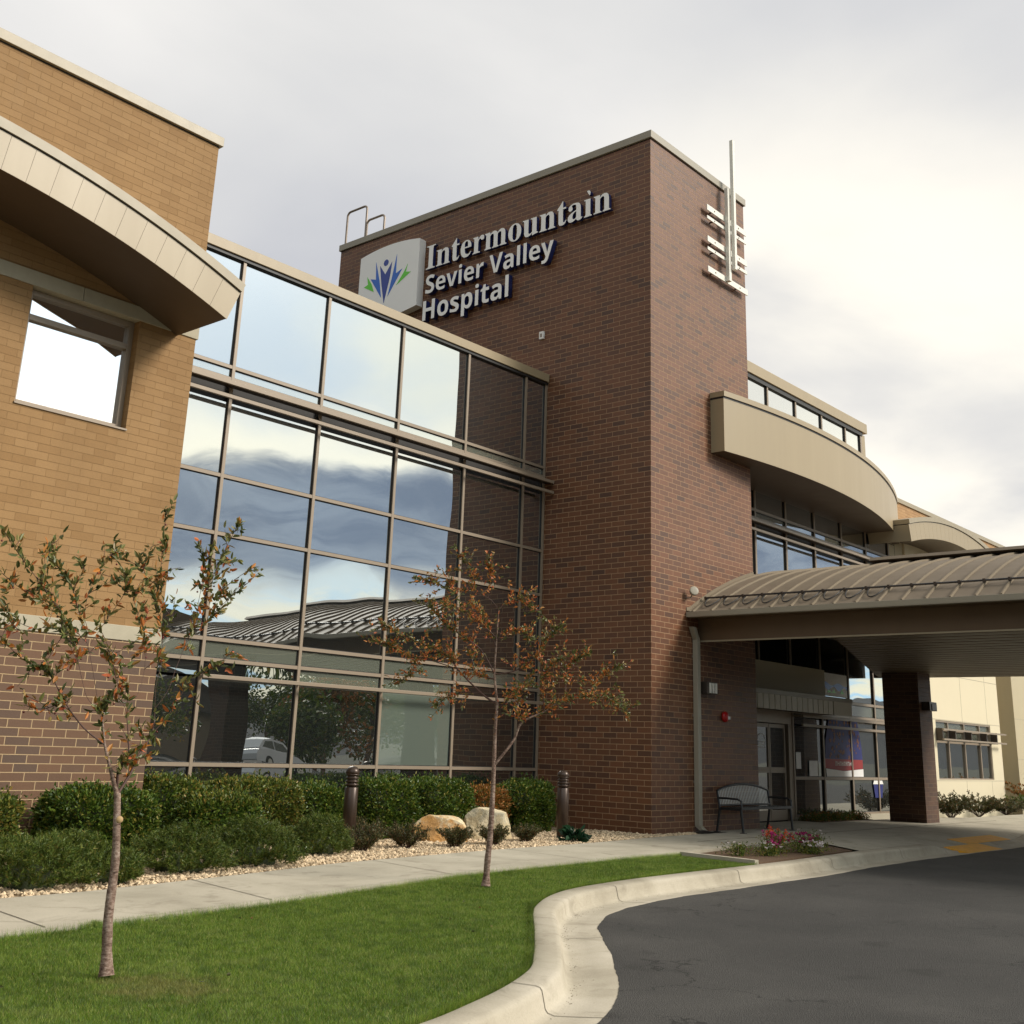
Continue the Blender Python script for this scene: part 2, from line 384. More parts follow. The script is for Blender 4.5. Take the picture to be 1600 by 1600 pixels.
M['bark'] = bark_mat()
M['twig'] = plain('twig', (0.075, 0.035, 0.025), 0.7, var=0.3, vscale=30)
M['berry'] = plain('berry', (0.12, 0.008, 0.010), 0.3)
M['wood_cut'] = plain('cut_wood', (0.45, 0.30, 0.14), 0.8)
M['leaf_olive'] = leaf('leaf_olive', [(0.0, (0.060, 0.078, 0.022)), (0.45, (0.120, 0.138, 0.038)), (0.8, (0.20, 0.19, 0.056)), (1.0, (0.30, 0.19, 0.06))], rough=0.4)
M['leaf_orange'] = leaf('leaf_orange', [(0.0, (0.42, 0.10, 0.03)), (0.4, (0.55, 0.20, 0.04)), (0.75, (0.34, 0.18, 0.04)), (1.0, (0.60, 0.14, 0.06))])
M['leaf_hedge'] = leaf('leaf_hedge', [(0.0, (0.026, 0.056, 0.007)), (0.5, (0.072, 0.125, 0.015)), (0.85, (0.145, 0.190, 0.024)), (1.0, (0.27, 0.22, 0.045))], rough=0.42)
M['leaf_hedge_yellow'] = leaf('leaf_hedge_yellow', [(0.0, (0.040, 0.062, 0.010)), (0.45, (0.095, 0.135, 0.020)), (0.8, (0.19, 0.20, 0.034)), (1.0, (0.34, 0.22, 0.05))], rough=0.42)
M['leaf_hedge_orange'] = leaf('leaf_hedge_orange', [(0.0, (0.09, 0.10, 0.018)), (0.35, (0.21, 0.12, 0.026)), (0.8, (0.36, 0.135, 0.032)), (1.0, (0.44, 0.19, 0.045))])
M['leaf_low'] = leaf('leaf_low', [(0.0, (0.036, 0.046, 0.015)), (0.5, (0.075, 0.082, 0.024)), (0.85, (0.13, 0.095, 0.036)), (1.0, (0.21, 0.11, 0.045))])
M['leaf_broad'] = leaf('leaf_broad', [(0.0, (0.008, 0.030, 0.014)), (1.0, (0.022, 0.065, 0.028))], rough=0.32)
M['inner_green'] = plain('shaded_core', (0.026, 0.034, 0.010), 0.9, var=0.5, vscale=30)  # solid shrub core, coloured dark as the shade between the leaves
M['needle'] = leaf('pine_needle', [(0.0, (0.030, 0.056, 0.007)), (0.5, (0.072, 0.115, 0.014)), (0.9, (0.15, 0.18, 0.026)), (1.0, (0.25, 0.19, 0.045))], rough=0.5, trans=0.1)
M['petal_magenta'] = leaf('petal_magenta', [(0.0, (0.25, 0.008, 0.09)), (1.0, (0.45, 0.03, 0.17))])
M['petal_red'] = leaf('petal_red', [(0.0, (0.40, 0.03, 0.012)), (1.0, (0.62, 0.10, 0.03))])
M['petal_white'] = leaf('petal_white', [(0.0, (0.6, 0.48, 0.5)), (1.0, (0.8, 0.78, 0.74))])
M['ground'] = plain('dry_ground', (0.055, 0.055, 0.032), 0.95, var=0.3, vscale=0.2)
M['hill'] = plain('hill_scrub', (0.016, 0.020, 0.026), 0.95, var=0.35, vscale=0.01)
M['car_paint'] = plain('white_car_paint', (0.80, 0.82, 0.83), 0.25, spec=0.6, var=0.02)
M['tyre'] = plain('tyre', (0.015, 0.015, 0.015), 0.8)
M['stucco'] = plain('house_stucco', (0.30, 0.24, 0.17), 0.9)
M['shingle'] = plain('roof_shingle', (0.10, 0.085, 0.075), 0.9, var=0.3, vscale=6)

def concrete_mat(name, stops):
    m, k, p, out = newmat(name)
    pos = k.n('ShaderNodeNewGeometry').outputs['Position']
    big = k.noise(pos, 0.9, 6, 0.62, 0.4); fine = k.noise(pos, 70.0, 3, 0.7); st = k.noise(k.vmath('ADD', pos, (3, 8, 1)), 2.6, 6, 0.65, 0.8)
    c = k.ramp(big, stops)
    c = k.vmath('SCALE', c, scale=k.math('ADD', 0.82, k.math('MULTIPLY', fine, 0.36)))
    c = k.mix(K_(k, st, 0.52, 0.74, 0.6), c, (0.22, 0.19, 0.14))
    vo = k.n('ShaderNodeTexVoronoi'); k.put(vo.inputs['Vector'], pos); vo.inputs['Scale'].default_value = 7.0
    c = k.mix(k.sstep(vo.outputs['Distance'], 0.02, 0.06, 0.55, 0.0), c, (0.10, 0.08, 0.055))
    k.put(p.inputs['Base Color'], c); p.inputs['Roughness'].default_value = 0.88; p.inputs['Specular IOR Level'].default_value = 0.25
    b = k.n('ShaderNodeBump'); b.inputs['Distance'].default_value = 0.0025; k.put(b.inputs['Height'], k.math('ADD', fine, k.math('MULTIPLY', st, 0.5)))
    k.put(p.inputs['Normal'], b.outputs[0]); return m
def K_(k, v, a, b, s): return k.math('MULTIPLY', k.sstep(v, a, b), s)
M['concrete'] = concrete_mat('kerb_concrete', [(0.27, (0.27, 0.235, 0.175)), (0.5, (0.40, 0.355, 0.275)), (0.72, (0.48, 0.43, 0.345))])
M['walk_concrete'] = concrete_mat('walk_concrete', [(0.27, (0.31, 0.28, 0.215)), (0.5, (0.41, 0.37, 0.29)), (0.72, (0.48, 0.435, 0.345))])
def asphalt_mat():
    m, k, p, out = newmat('asphalt')
    pos = k.n('ShaderNodeNewGeometry').outputs['Position']
    big = k.noise(pos, 0.55, 6, 0.6, 0.5); fine = k.noise(pos, 75.0, 3, 0.8); spot = k.noise(pos, 14.0, 3, 0.6)
    vo = k.n('ShaderNodeTexVoronoi'); k.put(vo.inputs['Vector'], pos); vo.inputs['Scale'].default_value = 120.0
    c = k.ramp(big, [(0.3, (0.042, 0.040, 0.037)), (0.5, (0.054, 0.051, 0.047)), (0.7, (0.070, 0.066, 0.060))])
    c = k.vmath('SCALE', c, scale=k.math('ADD', 0.15, k.math('MULTIPLY', fine, 1.7)))
    c = k.mix(K_(k, spot, 0.62, 0.74, 0.4), c, (0.10, 0.09, 0.075))
    # hairline cracks and oil stains
    wv = k.vmath('ADD', pos, k.vmath('SCALE', k.noise(pos, 1.6, 4, 0.6, out='Color'), scale=0.9))
    ve = k.n('ShaderNodeTexVoronoi', feature='DISTANCE_TO_EDGE'); k.put(ve.inputs['Vector'], wv); ve.inputs['Scale'].default_value = 0.42
    ck = k.math('MULTIPLY', k.sstep(ve.outputs['Distance'], 0.0015, 0.006, 1.0, 0.0), k.sstep(k.noise(pos, 0.5, 2, 0.5), 0.45, 0.55))
    c = k.mix(k.math('MULTIPLY', ck, 0.7), c, (0.012, 0.011, 0.010))
    c = k.mix(K_(k, k.noise(k.vmath('ADD', pos, (5, 3, 0)), 1.3, 3, 0.5), 0.64, 0.74, 0.45), c, (0.022, 0.020, 0.018))
    c = k.mix(K_(k, fine, 0.68, 0.78, 0.5), c, (0.17, 0.16, 0.14))
    k.put(p.inputs['Base Color'], c); p.inputs['Roughness'].default_value = 0.85; p.inputs['Specular IOR Level'].default_value = 0.3
    b = k.n('ShaderNodeBump'); b.inputs['Distance'].default_value = 0.006; k.put(b.inputs['Height'], k.math('ADD', fine, vo.outputs['Distance']))
    k.put(p.inputs['Normal'], b.outputs[0]); return m
M['asphalt'] = asphalt_mat()
def grass_mat():
    m, k, p, out = newmat('grass_blades')
    g = k.n('ShaderNodeNewGeometry'); pos = g.outputs['Position']
    big = k.noise(pos, 1.1, 5, 0.6, 0.6); med = k.noise(pos, 5.0, 4, 0.6)
    c = k.ramp(g.outputs['Random Per Island'], [(0.0, (0.060, 0.122, 0.010)), (0.5, (0.125, 0.21, 0.018)), (0.86, (0.20, 0.275, 0.032)), (0.95, (0.28, 0.28, 0.06)), (1.0, (0.42, 0.35, 0.14))])
    c = k.vmath('SCALE', c, scale=k.math('ADD', 0.02, k.math('ADD', k.math('MULTIPLY', big, 1.25), k.math('MULTIPLY', med, 0.75))))
    c = k.mix(K_(k, k.math('ADD', k.math('MULTIPLY', big, 0.5), k.math('MULTIPLY', med, 0.5)), 0.50, 0.64, 0.6), c, (0.20, 0.23, 0.055))
    # worn dry patch beside the nearer trunk
    dv = k.vmath('DISTANCE', pos, (-13.62, -5.62, 0.0), out='Value'); dn = k.math('ADD', dv, k.math('MULTIPLY', k.math('SUBTRACT', med, 0.5), 1.1))
    c = k.mix(k.sstep(dn, 0.10, 0.50, 0.60, 0.0), c, (0.26, 0.21, 0.075))
    c = k.mix(K_(k, k.noise(pos, 6.5, 4, 0.6), 0.50, 0.62, 0.5), c, (0.050, 0.095, 0.012))
    k.put(p.inputs['Base Color'], c); p.inputs['Roughness'].default_value = 0.5; p.inputs['Specular IOR Level'].default_value = 0.3
    tr = k.n('ShaderNodeBsdfTranslucent'); k.put(tr.inputs[0], c)
    mx = k.n('ShaderNodeMixShader'); mx.inputs[0].default_value = 0.25; k.put(mx.inputs[1], p.outputs[0]); k.put(mx.inputs[2], tr.outputs[0])
    k.put(out.inputs[0], mx.outputs[0]); return m
M['grass'] = grass_mat()
M['lawn_soil'] = plain('lawn_soil', (0.060, 0.085, 0.022), 0.95, var=0.3, vscale=12)
# ------------------------------------------------------------------ ground, road, walk, kerb
ROAD_Z = -0.17
struct(MB().grid(lambda u, v: (-1500 + 3000 * u, -1500 + 3000 * v, -0.32), 2, 2, smooth=False).build('ground', M['ground']))

KERB_BACK = [(-40, -8.0), (-22, -7.62), (-16, -7.48), (-13.6, -7.33), (-12.5, -7.07), (-11.6, -6.70), (-11.05, -6.32), (-10.18, -5.62), (-9.39, -4.96),
             (-8.92, -4.62), (-8.23, -4.24), (-7.47, -3.99), (-6.34, -3.84), (-5.3, -3.79), (-4.5, -3.77), (-2.9, -3.74), (-1.4, -3.65), (0.77, -3.50),
             (3.4, -3.47), (4.2, -3.47), (8.6, -3.47), (9.6, -3.47), (15, -3.5), (30, -3.5), (60, -3.5)]
def smooth_path(P, n=6):
    out = []
    for i in range(len(P) - 1):
        p0 = P[max(i - 1, 0)]; p1 = P[i]; p2 = P[i + 1]; p3 = P[min(i + 2, len(P) - 1)]
        for k in range(n):
            t = k / n
            out.append(tuple(0.5 * ((2 * p1[a]) + (-p0[a] + p2[a]) * t + (2 * p0[a] - 5 * p1[a] + 4 * p2[a] - p3[a]) * t * t + (-p0[a] + 3 * p1[a] - 3 * p2[a] + p3[a]) * t ** 3) for a in (0, 1)))
    out.append(tuple(P[-1])); return out
KB = smooth_path(KERB_BACK, 14)
def path_frames(P):
    fr = []
    for i, p in enumerate(P):
        a = Vector(P[max(i - 1, 0)]); b = Vector(P[min(i + 1, len(P) - 1)]); t = (b - a).normalized()
        fr.append((Vector(p), Vector((t.y, -t.x))))        # normal points to the road (-y)
    return fr
KF = path_frames(KB)
def sst(x, a, b):
    t = min(max((x - a) / (b - a), 0), 1); return t * t * (3 - 2 * t)
def ramp_at(x): return sst(x, 3.4, 4.4) * (1 - sst(x, 8.4, 9.4))      # dropped kerb at the crossing
PROF = [(0.0, -0.32), (0.0, -0.022), (0.01, -0.016), (0.165, -0.022), (0.195, -0.030), (0.208, -0.046), (0.214, -0.07), (0.232, -0.148), (0.248, -0.168), (0.29, -0.180), (0.45, -0.172), (0.62, -0.160), (0.64, -0.168), (0.64, -0.32)]
rng = random.Random(4)
kb = MB(); vs = []; n = len(PROF)
dist = 0.0
for i, (p, nr) in enumerate(KF):
    r = ramp_at(p.x)
    for (dd, z) in PROF:
        if z > -0.17 and dd < 0.25: z = z * (1 - r) + r * (-0.148 if dd > 0.1 else -0.11)
        w = 0
        q = p + nr * (dd + w); vs.append((q.x, q.y, z))
fs = [(i * n + j, i * n + j + 1, (i + 1) * n + j + 1, (i + 1) * n + j) for i in range(len(KF) - 1) for j in range(n - 1)]
kb.add(vs, fs, 0, True)
# sawn joints across kerb and gutter
acc = 0; last = KF[0][0]
for i, (p, nr) in enumerate(KF):
    acc += (p - last).length; last = p
    if acc > 2.9 and -15 < p.x < 12:
        acc = 0; t = Vector((-nr.y, nr.x)) * 0.005; r = ramp_at(p.x)
        ring = []
        for (dd, z) in PROF[1:-1]:
            if z > -0.17 and dd < 0.25: z = z * (1 - r) + r * (-0.148 if dd > 0.1 else -0.11)
            ring.append((p + nr * (dd - 0.002 if dd < 0.1 else dd + 0.002), z + 0.0035))
        vv = []
        for q, z in ring: vv += [(q.x - t.x, q.y - t.y, z), (q.x + t.x, q.y + t.y, z)]
        kb.add(vv, [(2 * j, 2 * j + 1, 2 * j + 3, 2 * j + 2) for j in range(len(ring) - 1)], 1)
M['joint'] = plain('joint_shadow', (0.10, 0.085, 0.06), 0.95)
struct(kb.build('kerb', [M['concrete'], M['joint']]))
# grit and dirt lying along the gutter line
gd = MB(); rr_ = random.Random(21); M['grit'] = plain('gutter_grit', (0.14, 0.115, 0.08), 0.95, var=0.5, vscale=40, bump=0.004, bscale=90)
def zprof(d):
    for (d0, z0), (d1, z1) in zip(PROF[1:-2], PROF[2:-1]):
        if d0 <= d <= d1: return z0 + (z1 - z0) * (d - d0) / max(d1 - d0, 1e-6)
    return -0.165
def kpoint(s):
    i = min(int(s), len(KF) - 2); t = s - i; p = KF[i][0].lerp(KF[i + 1][0], t); nr = KF[i][1].lerp(KF[i + 1][1], t).normalized(); return p, nr
vis = [i for i, (p, nr) in enumerate(KF) if -14.5 < p.x < 3.0]
for k in range(300):
    p, nr = kpoint(rr_.uniform(vis[0], vis[-1])); d_ = 0.262 + abs(rr_.gauss(0, 0.05)); 
    if d_ > 0.58: continue
    s_ = rr_.uniform(.002, .007); q = p + nr * d_; z = zprof(d_); a = rr_.uniform(0, 6.28); ca, sa = math.cos(a) * s_, math.sin(a) * s_
    gd.add([(q.x + ca, q.y + sa, z + .001), (q.x - sa, q.y + ca, z + .001), (q.x - ca * 1.4, q.y - sa * 1.4, z + .001), (q.x + sa, q.y - ca, z + .001), (q.x, q.y, z + s_ * .6)], [(0, 1, 4), (1, 2, 4), (2, 3, 4), (3, 0, 4)])
stuff(tag(gd.build('gutter_grit', M['grit']), 'loose grit and leaf bits lying along the concrete gutter', 'grit'))
# road sheet: kerb lip outwards
rd = MB(); rng = random.Random(11)
lip = []
for i, (p, nr) in enumerate(KF):
    w = 0.605 + 0.012 * math.sin(p.x * 2.3) + 0.006 * math.sin(p.x * 7.9 + 1) + rng.uniform(-0.004, 0.004)
    lip.append(p + nr * w)
vs = [(q.x, q.y, ROAD_Z + 0.012) for q in lip] + [(q.x, q.y, -0.30) for q in lip] + [(q.x, -62.0, ROAD_Z) for q in lip]
m_ = len(lip)
rd.add(vs, [(i, i + 1, m_ + i + 1, m_ + i) for i in range(m_ - 1)], 0)
rd.add(vs, [(i, 2 * m_ + i, 2 * m_ + i + 1, i + 1) for i in range(m_ - 1)], 0)
struct(rd.build('road', M['asphalt']))

def inset(poly, d): return poly
def poly_sheet(name, poly, z, mat, thick=0.12):
    mb = MB(); mb.prism(poly, lambda p: (p[0], p[1], z - thick), lambda p: (p[0], p[1], z)); o = mb.build(name, mat); return struct(o)
WALK_UP = [(-40, -2.3), (-20, -1.95), (-12.7, -1.81), (-11.5, -1.68), (-10.5, -1.50), (-9.5, -1.30), (-8.3, -1.02), (-6.4, -0.82), (-4.7, -0.68), (-2.5, -0.60), (-0.7, -0.42), (0.8, -0.36), (1.30, -0.30)]
WALK_LO = [(-40, -3.9), (-20, -3.62), (-13.5, -3.47), (-12.76, -3.45), (-11.8, -3.34), (-10.26, -3.08), (-8.7, -2.76), (-7.22, -2.50), (-4.68, -2.36), (-3.6, -2.36), (-2.84, -2.42)]
WU = smooth_path(WALK_UP, 4); WL = smooth_path(WALK_LO, 4)
BED = [(-2.84, -2.42), (-1.0, -2.20), (1.66, -2.22), (0.62, -3.50), (-1.4, -3.63), (-3.0, -3.73)]
right_kb = [p for p in KB if 0.62 <= p[0] <= 30]
# walkway deck dips to the road at the crossing
walk_poly = WU + [(1.32, -0.003), (3.93, -0.003), (3.93, 0.98), (7.45, 0.98), (7.5, 0.35), (10.1, 0.35), (14.0, 0.30), (15.5, -0.6), (30, -0.6)]
z_w = 0.012
mb = MB()
outer = WU + [(1.32, -0.003), (3.935, -0.003), (3.935, 0.97), (7.45, 0.97), (7.5, 0.42), (10.2, 0.36), (13.2, 0.25), (14.8, -0.35), (30.0, -0.35), (30.0, -2.6), (4.0, -2.6), (1.66, -2.22), (-1.0, -2.20)] + WL[::-1]
mb.prism(outer, lambda p: (p[0], p[1], z_w - 0.15), lambda p: (p[0], p[1], z_w))
# apron between the deck and the kerb, sloping at the dropped kerb
ap = [(p[0], p[1]) for p in right_kb]
top = [(1.66 + (x - 0.62) * 0.0 if i == 0 else max(1.66, x), -2.22 if i == 0 else (-2.22 + (-2.6 + 2.22) * min(1, max(0, (x - 1.66) / 2.34)))) for i, (x, y) in enumerate(ap)]
va = []
for (x, y), (tx, ty) in zip(ap, top):
    r = ramp_at(x); va += [(tx, ty, z_w), (x, y, -0.016 * (1 - r) - 0.108 * r)]
mb.add(va, [(2 * i, 2 * i + 1, 2 * i + 3, 2 * i + 2) for i in range(len(ap) - 1)], 0)
# sawn joints
for (x0, x1) in ((-15.3, -15.1), (-13.2, -13.0), (-10.9, -10.6), (-7.9, -7.6), (-5.0, -4.8), (-2.2, -2.1)):
    def yat(P, x):
        for a, b in zip(P[:-1], P[1:]):
            if a[0] <= x <= b[0]: return a[1] + (b[1] - a[1]) * (x - a[0]) / (b[0] - a[0])
        return P[-1][1]
    ya = yat(WU, x1) - 0.01; yb = (yat(WL, x0) if x0 < -2.9 else -2.22) + 0.01
    mb.add([(x1 - .006, ya, z_w + .004), (x1 + .006, ya, z_w + .004), (x0 + .006, yb, z_w + .004), (x0 - .006, yb, z_w + .004)], [(0, 3, 2, 1)], 1)
for x in (1.9, 4.4, 6.9, 9.4, 11.9, 14.4):
    mb.add([(x - .006, -0.62, z_w + .004), (x + .006, -0.62, z_w + .004), (x + .006, -2.2, z_w + .004), (x - .006, -2.2, z_w + .004)], [(0, 3, 2, 1)], 1)
mb.box(-0.6, 14.0, -1.316, -1.304, z_w + .001, z_w + .004, 1)
struct(mb.build('walkway', [M['walk_concrete'], M['joint']]))
# gravel bed and lawn base
gb = [(p[0], p[1] + 0.01) for p in WU] + [(1.30, 0.05), (-0.02, 0.05), (-0.02, 2.7), (-9.3, 2.7), (-9.3, 1.8), (-40, 1.8)]
poly_sheet('gravel_bed', gb, -0.015, M['gravel_bed'], 0.2)
lawn_poly = [(p[0], p[1] - 0.005) for p in WL] + [(-3.0, -3.72)] + [(p[0], p[1] + 0.004) for p in KB if p[0] < -3.05][::-1]
poly_sheet('lawn_soil', lawn_poly, -0.030, M['lawn_soil'], 0.2)
poly_sheet('flower_bed_soil', [(-2.80, -2.46), (-1.0, -2.245), (1.62, -2.265), (0.62, -3.44), (-1.4, -3.58), (-2.95, -3.68)], -0.010, M['soil'], 0.2)
# thin concrete edging round the bed
ed = MB()
def strip(mb, a, b, w, z0, z1):
    a = Vector(a); b = Vector(b); t = (b - a).normalized(); nn = Vector((-t.y, t.x)) * w
    pts = [a + nn, b + nn, b - nn, a - nn]
    mb.prism([(p.x, p.y) for p in pts], lambda p: (p[0], p[1], z0), lambda p: (p[0], p[1], z1))
strip(ed, (-2.86, -2.42), (-3.03, -3.72), 0.045, -0.1, 0.034); strip(ed, (-2.80, -2.40), (-1.0, -2.235), 0.03, -0.1, 0.026); strip(ed, (-0.99, -2.235), (1.60, -2.25), 0.03, -0.1, 0.026)
struct(ed.build('bed_edging', M['concrete'], bevel=0.008))
# tactile yellow plates of the crossing
def plate(quad, name):
    mb = MB(); 
    mb.prism(quad, lambda p: (p[0], p[1], p[2] - 0.012), lambda p: (p[0], p[1], p[2] + 0.006)); return mb
def apz(x, y): 
    t = min(max((y + 2.6) / (-3.47 + 2.6), 0), 1); return z_w + (-0.108 - z_w) * t
yl = MB()
q = [(5.9, -3.44), (8.4, -3.44), (8.4, -3.02), (5.9, -3.02)]
yl.prism(q, lambda p: (p[0], p[1], apz(*p) - 0.01), lambda p: (p[0], p[1], apz(*p) + 0.006))
for i in range(19):
    for j in range(3):
        x = 5.98 + i * 0.128; y = -3.38 + j * 0.14; z = apz(x, y) + 0.006
        yl.add([(x - .02, y - .02, z), (x + .02, y - .02, z), (x + .02, y + .02, z), (x - .02, y + .02, z), (x, y, z + 0.007)], [(0, 1, 4), (1, 2, 4), (2, 3, 4), (3, 0, 4)])
tag(yl.build('tactile_plate', M['yellow'], origin=(6.4, -3.1, -0.06)), 'yellow studded tactile plate on the sloping walkway at the dropped kerb', 'tactile paving')
ym = MB(); ym.prism([(4.5, -3.98), (6.3, -3.98), (6.3, -3.475), (4.5, -3.475)], lambda p: (p[0], p[1], -0.2), lambda p: (p[0], p[1], -0.100 - 0.085 * (-(p[1] + 3.475)) / 0.6 - 0.0))
tag(ym.build('painted_kerb_mark', M['yellow'], origin=(5.4, -3.8, -0.15)), 'worn yellow paint on the kerb face below the tactile plate', 'road marking')

# ------------------------------------------------------------------ arched eyebrow canopy (left wing and far wing share the form)
def eyebrow(parent, xc, zc, yf, yw, a0, a1, fascia_mat, trim_mat, soffit_mat, Ri=13.72, Rp=14.18, Rt=14.32):
    def pt(R, a, y): return (xc + R * math.sin(a), y, zc + R * math.cos(a))
    n = max(8, int(abs(a1 - a0) / rad(0.32)))
    A = [a0 + (a1 - a0) * i / n for i in range(n + 1)]
    # body: soffit, ends, roof
    mb = MB()
    vs = []
    for a in A: vs += [pt(Ri, a, yf + 0.012), pt(Ri, a, yw), pt(Rp - 0.01, a, yw), pt(Rp - 0.01, a, yf + 0.012)]
    fs = []
    for i in range(n):
        b = 4 * i
        for j in range(4): fs.append((b + j, b + 4 + j, b + 4 + (j + 1) % 4, b + (j + 1) % 4))
    mb.add(vs, fs, 0, False); mb.add(vs, [(0, 1, 2, 3), (4 * n + 3, 4 * n + 2, 4 * n + 1, 4 * n)], 1)
    canopy = mb.build('eyebrow_canopy', [soffit_mat, trim_mat], parent)
    # fascia of separate metal panels with open joints
    fm = MB(); pa = 0.315 / 13.9; a = a1
    while a > a0 + 1e-4:
        b = max(a - pa, a0); g = 0.0020 / 13.9
        k = 2; vs = []
        for i in range(k + 1):
            c = (a - g) + ((b + g) - (a - g)) * i / k
            vs += [pt(Ri - 0.015, c, yf), pt(Rp, c, yf), pt(Rp, c, yf + 0.011), pt(Ri - 0.015, c, yf + 0.011)]
        fs = []
        for i in range(k):
            o = 4 * i
            for j in range(4): fs.append((o + j, o + (j + 1) % 4, o + 4 + (j + 1) % 4, o + 4 + j))
        fm.add(vs, fs); fm.add(vs, [(3, 2, 1, 0), (4 * k, 4 * k + 1, 4 * k + 2, 4 * k + 3)])
        a = b
    fm.build('fascia', fascia_mat, canopy)
    tm = MB(); vs = []
    for a in A: vs += [pt(Rp + 0.012, a, yf - 0.03), pt(Rt, a, yf - 0.03), pt(Rt, a, yw), pt(Rp + 0.012, a, yw)]
    fs = []
    for i in range(n):
        b = 4 * i
        for j in range(4): fs.append((b + j, b + (j + 1) % 4, b + 4 + (j + 1) % 4, b + 4 + j))
    tm.add(vs, fs); tm.add(vs, [(3, 2, 1, 0), (4 * n, 4 * n + 1, 4 * n + 2, 4 * n + 3)])
    tm.build('roof_trim', trim_mat, canopy)
    # dark shadow gap under the trim
    gm = MB(); vs = []
    for a in A: vs += [pt(Rp - 0.02, a, yf + 0.004), pt(Rp + 0.011, a, yf - 0.004)]
    gm.add(vs, [(2 * i, 2 * i + 1, 2 * i + 3, 2 * i + 2) for i in range(n)]); gm.build('joint_strip', M['gasket'], canopy)
    return canopy

# ------------------------------------------------------------------ tan brick wing on the left
wing = thing('brick_wing', 'tan brick wing over a brown brick base with a curved metal eyebrow canopy, far left', 'building', (-12.5, 1.74, 0))
YW = 1.74; XR = -9.20; XL = -21.0
wx0, wx1, wz0, wz1 = -11.67, -10.11, 5.33, 6.89
w = MB()
w.box(XL, wx0, YW, 6.0, 2.75, 6.89); w.box(wx1, XR, YW, 6.0, 2.75, 6.89)
w.box(wx0, wx1, YW, 6.0, 2.75, wz0); w.box(wx0, wx1, YW + 0.30, 6.0, wz0, wz1)
w.box(XL, XR, YW, 6.0, 7.09, 10.02)
w.build('wall', M['tan_brick'], wing)
w = MB(); w.box(XL, XR, YW - 0.012, 6.0, -0.2, 2.56); bw = w.build('base_wall', M['base_brick'], wing)
w = MB(); w.box(XL, XR + 0.015, YW - 0.025, 6.0, 2.56, 2.75)
w.build('stone_band', M['stone'], wing, bevel=0.006)
w = MB()
for a, b in ((XL, -17.2), (-17.194, -14.1), (-14.094, -10.99), (-10.984, XR + 0.03)): w.box(a, b, YW - 0.02, 6.0, 6.892, 7.088)
w.build('lintel_band', M['stone'], wing, bevel=0.005)
w = MB(); w.box(XL, XR + 0.05, YW - 0.05, 6.0, 10.02, 10.17); w.build('coping', M['coping'], wing, bevel=0.006)
w = MB(); w.box(XL, XR + 0.004, YW - 0.004, 6.0, 10.0, 10.02); w.build('coping_shadow_gap', M['gasket'], wing)
# square window
fw = MB(); yy = YW + 0.13
fr = 0.075
fw.box(wx0, wx0 + fr, yy, yy + 0.12, wz0, wz1); fw.box(wx1 - fr, wx1, yy, yy + 0.12, wz0, wz1)
fw.box(wx0 + fr, wx1 - fr, yy, yy + 0.12, wz0, wz0 + fr); fw.box(wx0 + fr, wx1 - fr, yy, yy + 0.12, wz1 - fr, wz1); fw.box(wx0 + fr, wx1 - fr, yy, yy + 0.12, 6.48, 6.56)
win = fw.build('window', M['frame'], wing, bevel=0.004)
def pane_grid(mb, x0, x1, z0, z1, y, seed, amp=0.0011, tilt=0.0009, n=14, bow=True):
    r = random.Random(seed); ta, tb = r.gauss(0, tilt), r.gauss(0, tilt); ph = r.uniform(0, 6); ph2 = r.uniform(0, 6); s = r.choice((-1, 1)); k1 = r.uniform(5, 9); k2 = r.uniform(3, 6)
    w_, h_ = x1 - x0, z1 - z0
    def fn(u, v):
        edge = (4 * u * (1 - u)) * (4 * v * (1 - v))
        y_ = y + ta * (u - .5) * w_ + tb * (v - .5) * h_
        if bow: y_ += s * amp * edge * min(w_, h_) + 0.00028 * math.sin(k1 * (x0 + u * w_) + ph) * math.sin(k2 * (z0 + v * h_) + ph2)
        return (x0 + u * w_, y_, z0 + v * h_)
    mb.grid(fn, n, n)
pg = MB(); pane_grid(pg, wx0 + fr, wx1 - fr, wz0 + fr, 6.48, yy + 0.06, 1); pg.build('glass_pane', M['glass_bright'], win)
pg = MB(); pane_grid(pg, wx0 + fr, wx1 - fr, 6.56, wz1 - fr, yy + 0.06, 2); pg.build('glass_pane', M['glass_bright'], win)
fw = MB(); fw.box(wx0 - 0.01, wx1 + 0.01, YW - 0.02, YW + 0.13, wz0 - 0.02, wz0 + 0.004); fw.build('sill', M['frame'], win)
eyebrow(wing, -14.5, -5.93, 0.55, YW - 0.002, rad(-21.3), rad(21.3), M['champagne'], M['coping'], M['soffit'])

# ------------------------------------------------------------------ glazed link between the wing and the tower
gl = thing('glazed_link', 'mirror glass curtain wall between the tan wing and the brick tower', 'building', (-4.6, 2.61, 0))
YG = 2.61; MX = [-9.70, -7.89, -6.07, -4.26, -2.46, -0.70, -0.035]
ROWS = [(-0.1, 1.01, 'glass_low'), (1.01, 2.24, 'glass_low'), (2.24, 2.49, 'glass_low'), (2.49, 2.79, 'glass_spandrel'), (2.79, 4.36, 'glass'), (4.36, 5.25, 'glass'), (5.25, 6.44, 'glass'), (6.44, 6.80, None), (6.80, 6.995, 'glass_spandrel'), (6.995, 8.82, 'glass')]
sd_ = 10
for i in range(len(MX) - 1):
    for (z0, z1, gm) in ROWS:
        sd_ += 1
        if gm is None: continue
        if gm == 'glass_low' and i == 3 and z0 > 0.5: gm = 'glass_blind' if z0 < 2.2 else 'glass_spandrel'
        if gm == 'glass_low' and z0 == 2.24 and i in (2,): gm = 'glass_spandrel'
        pg = MB(); pane_grid(pg, MX[i] + 0.02, MX[i + 1] - 0.02, z0 + 0.02, z1 - 0.02, YG + 0.045, sd_, tilt=0.0026, amp=0.0017)
        pg.build('glass_pane', M[gm], gl)
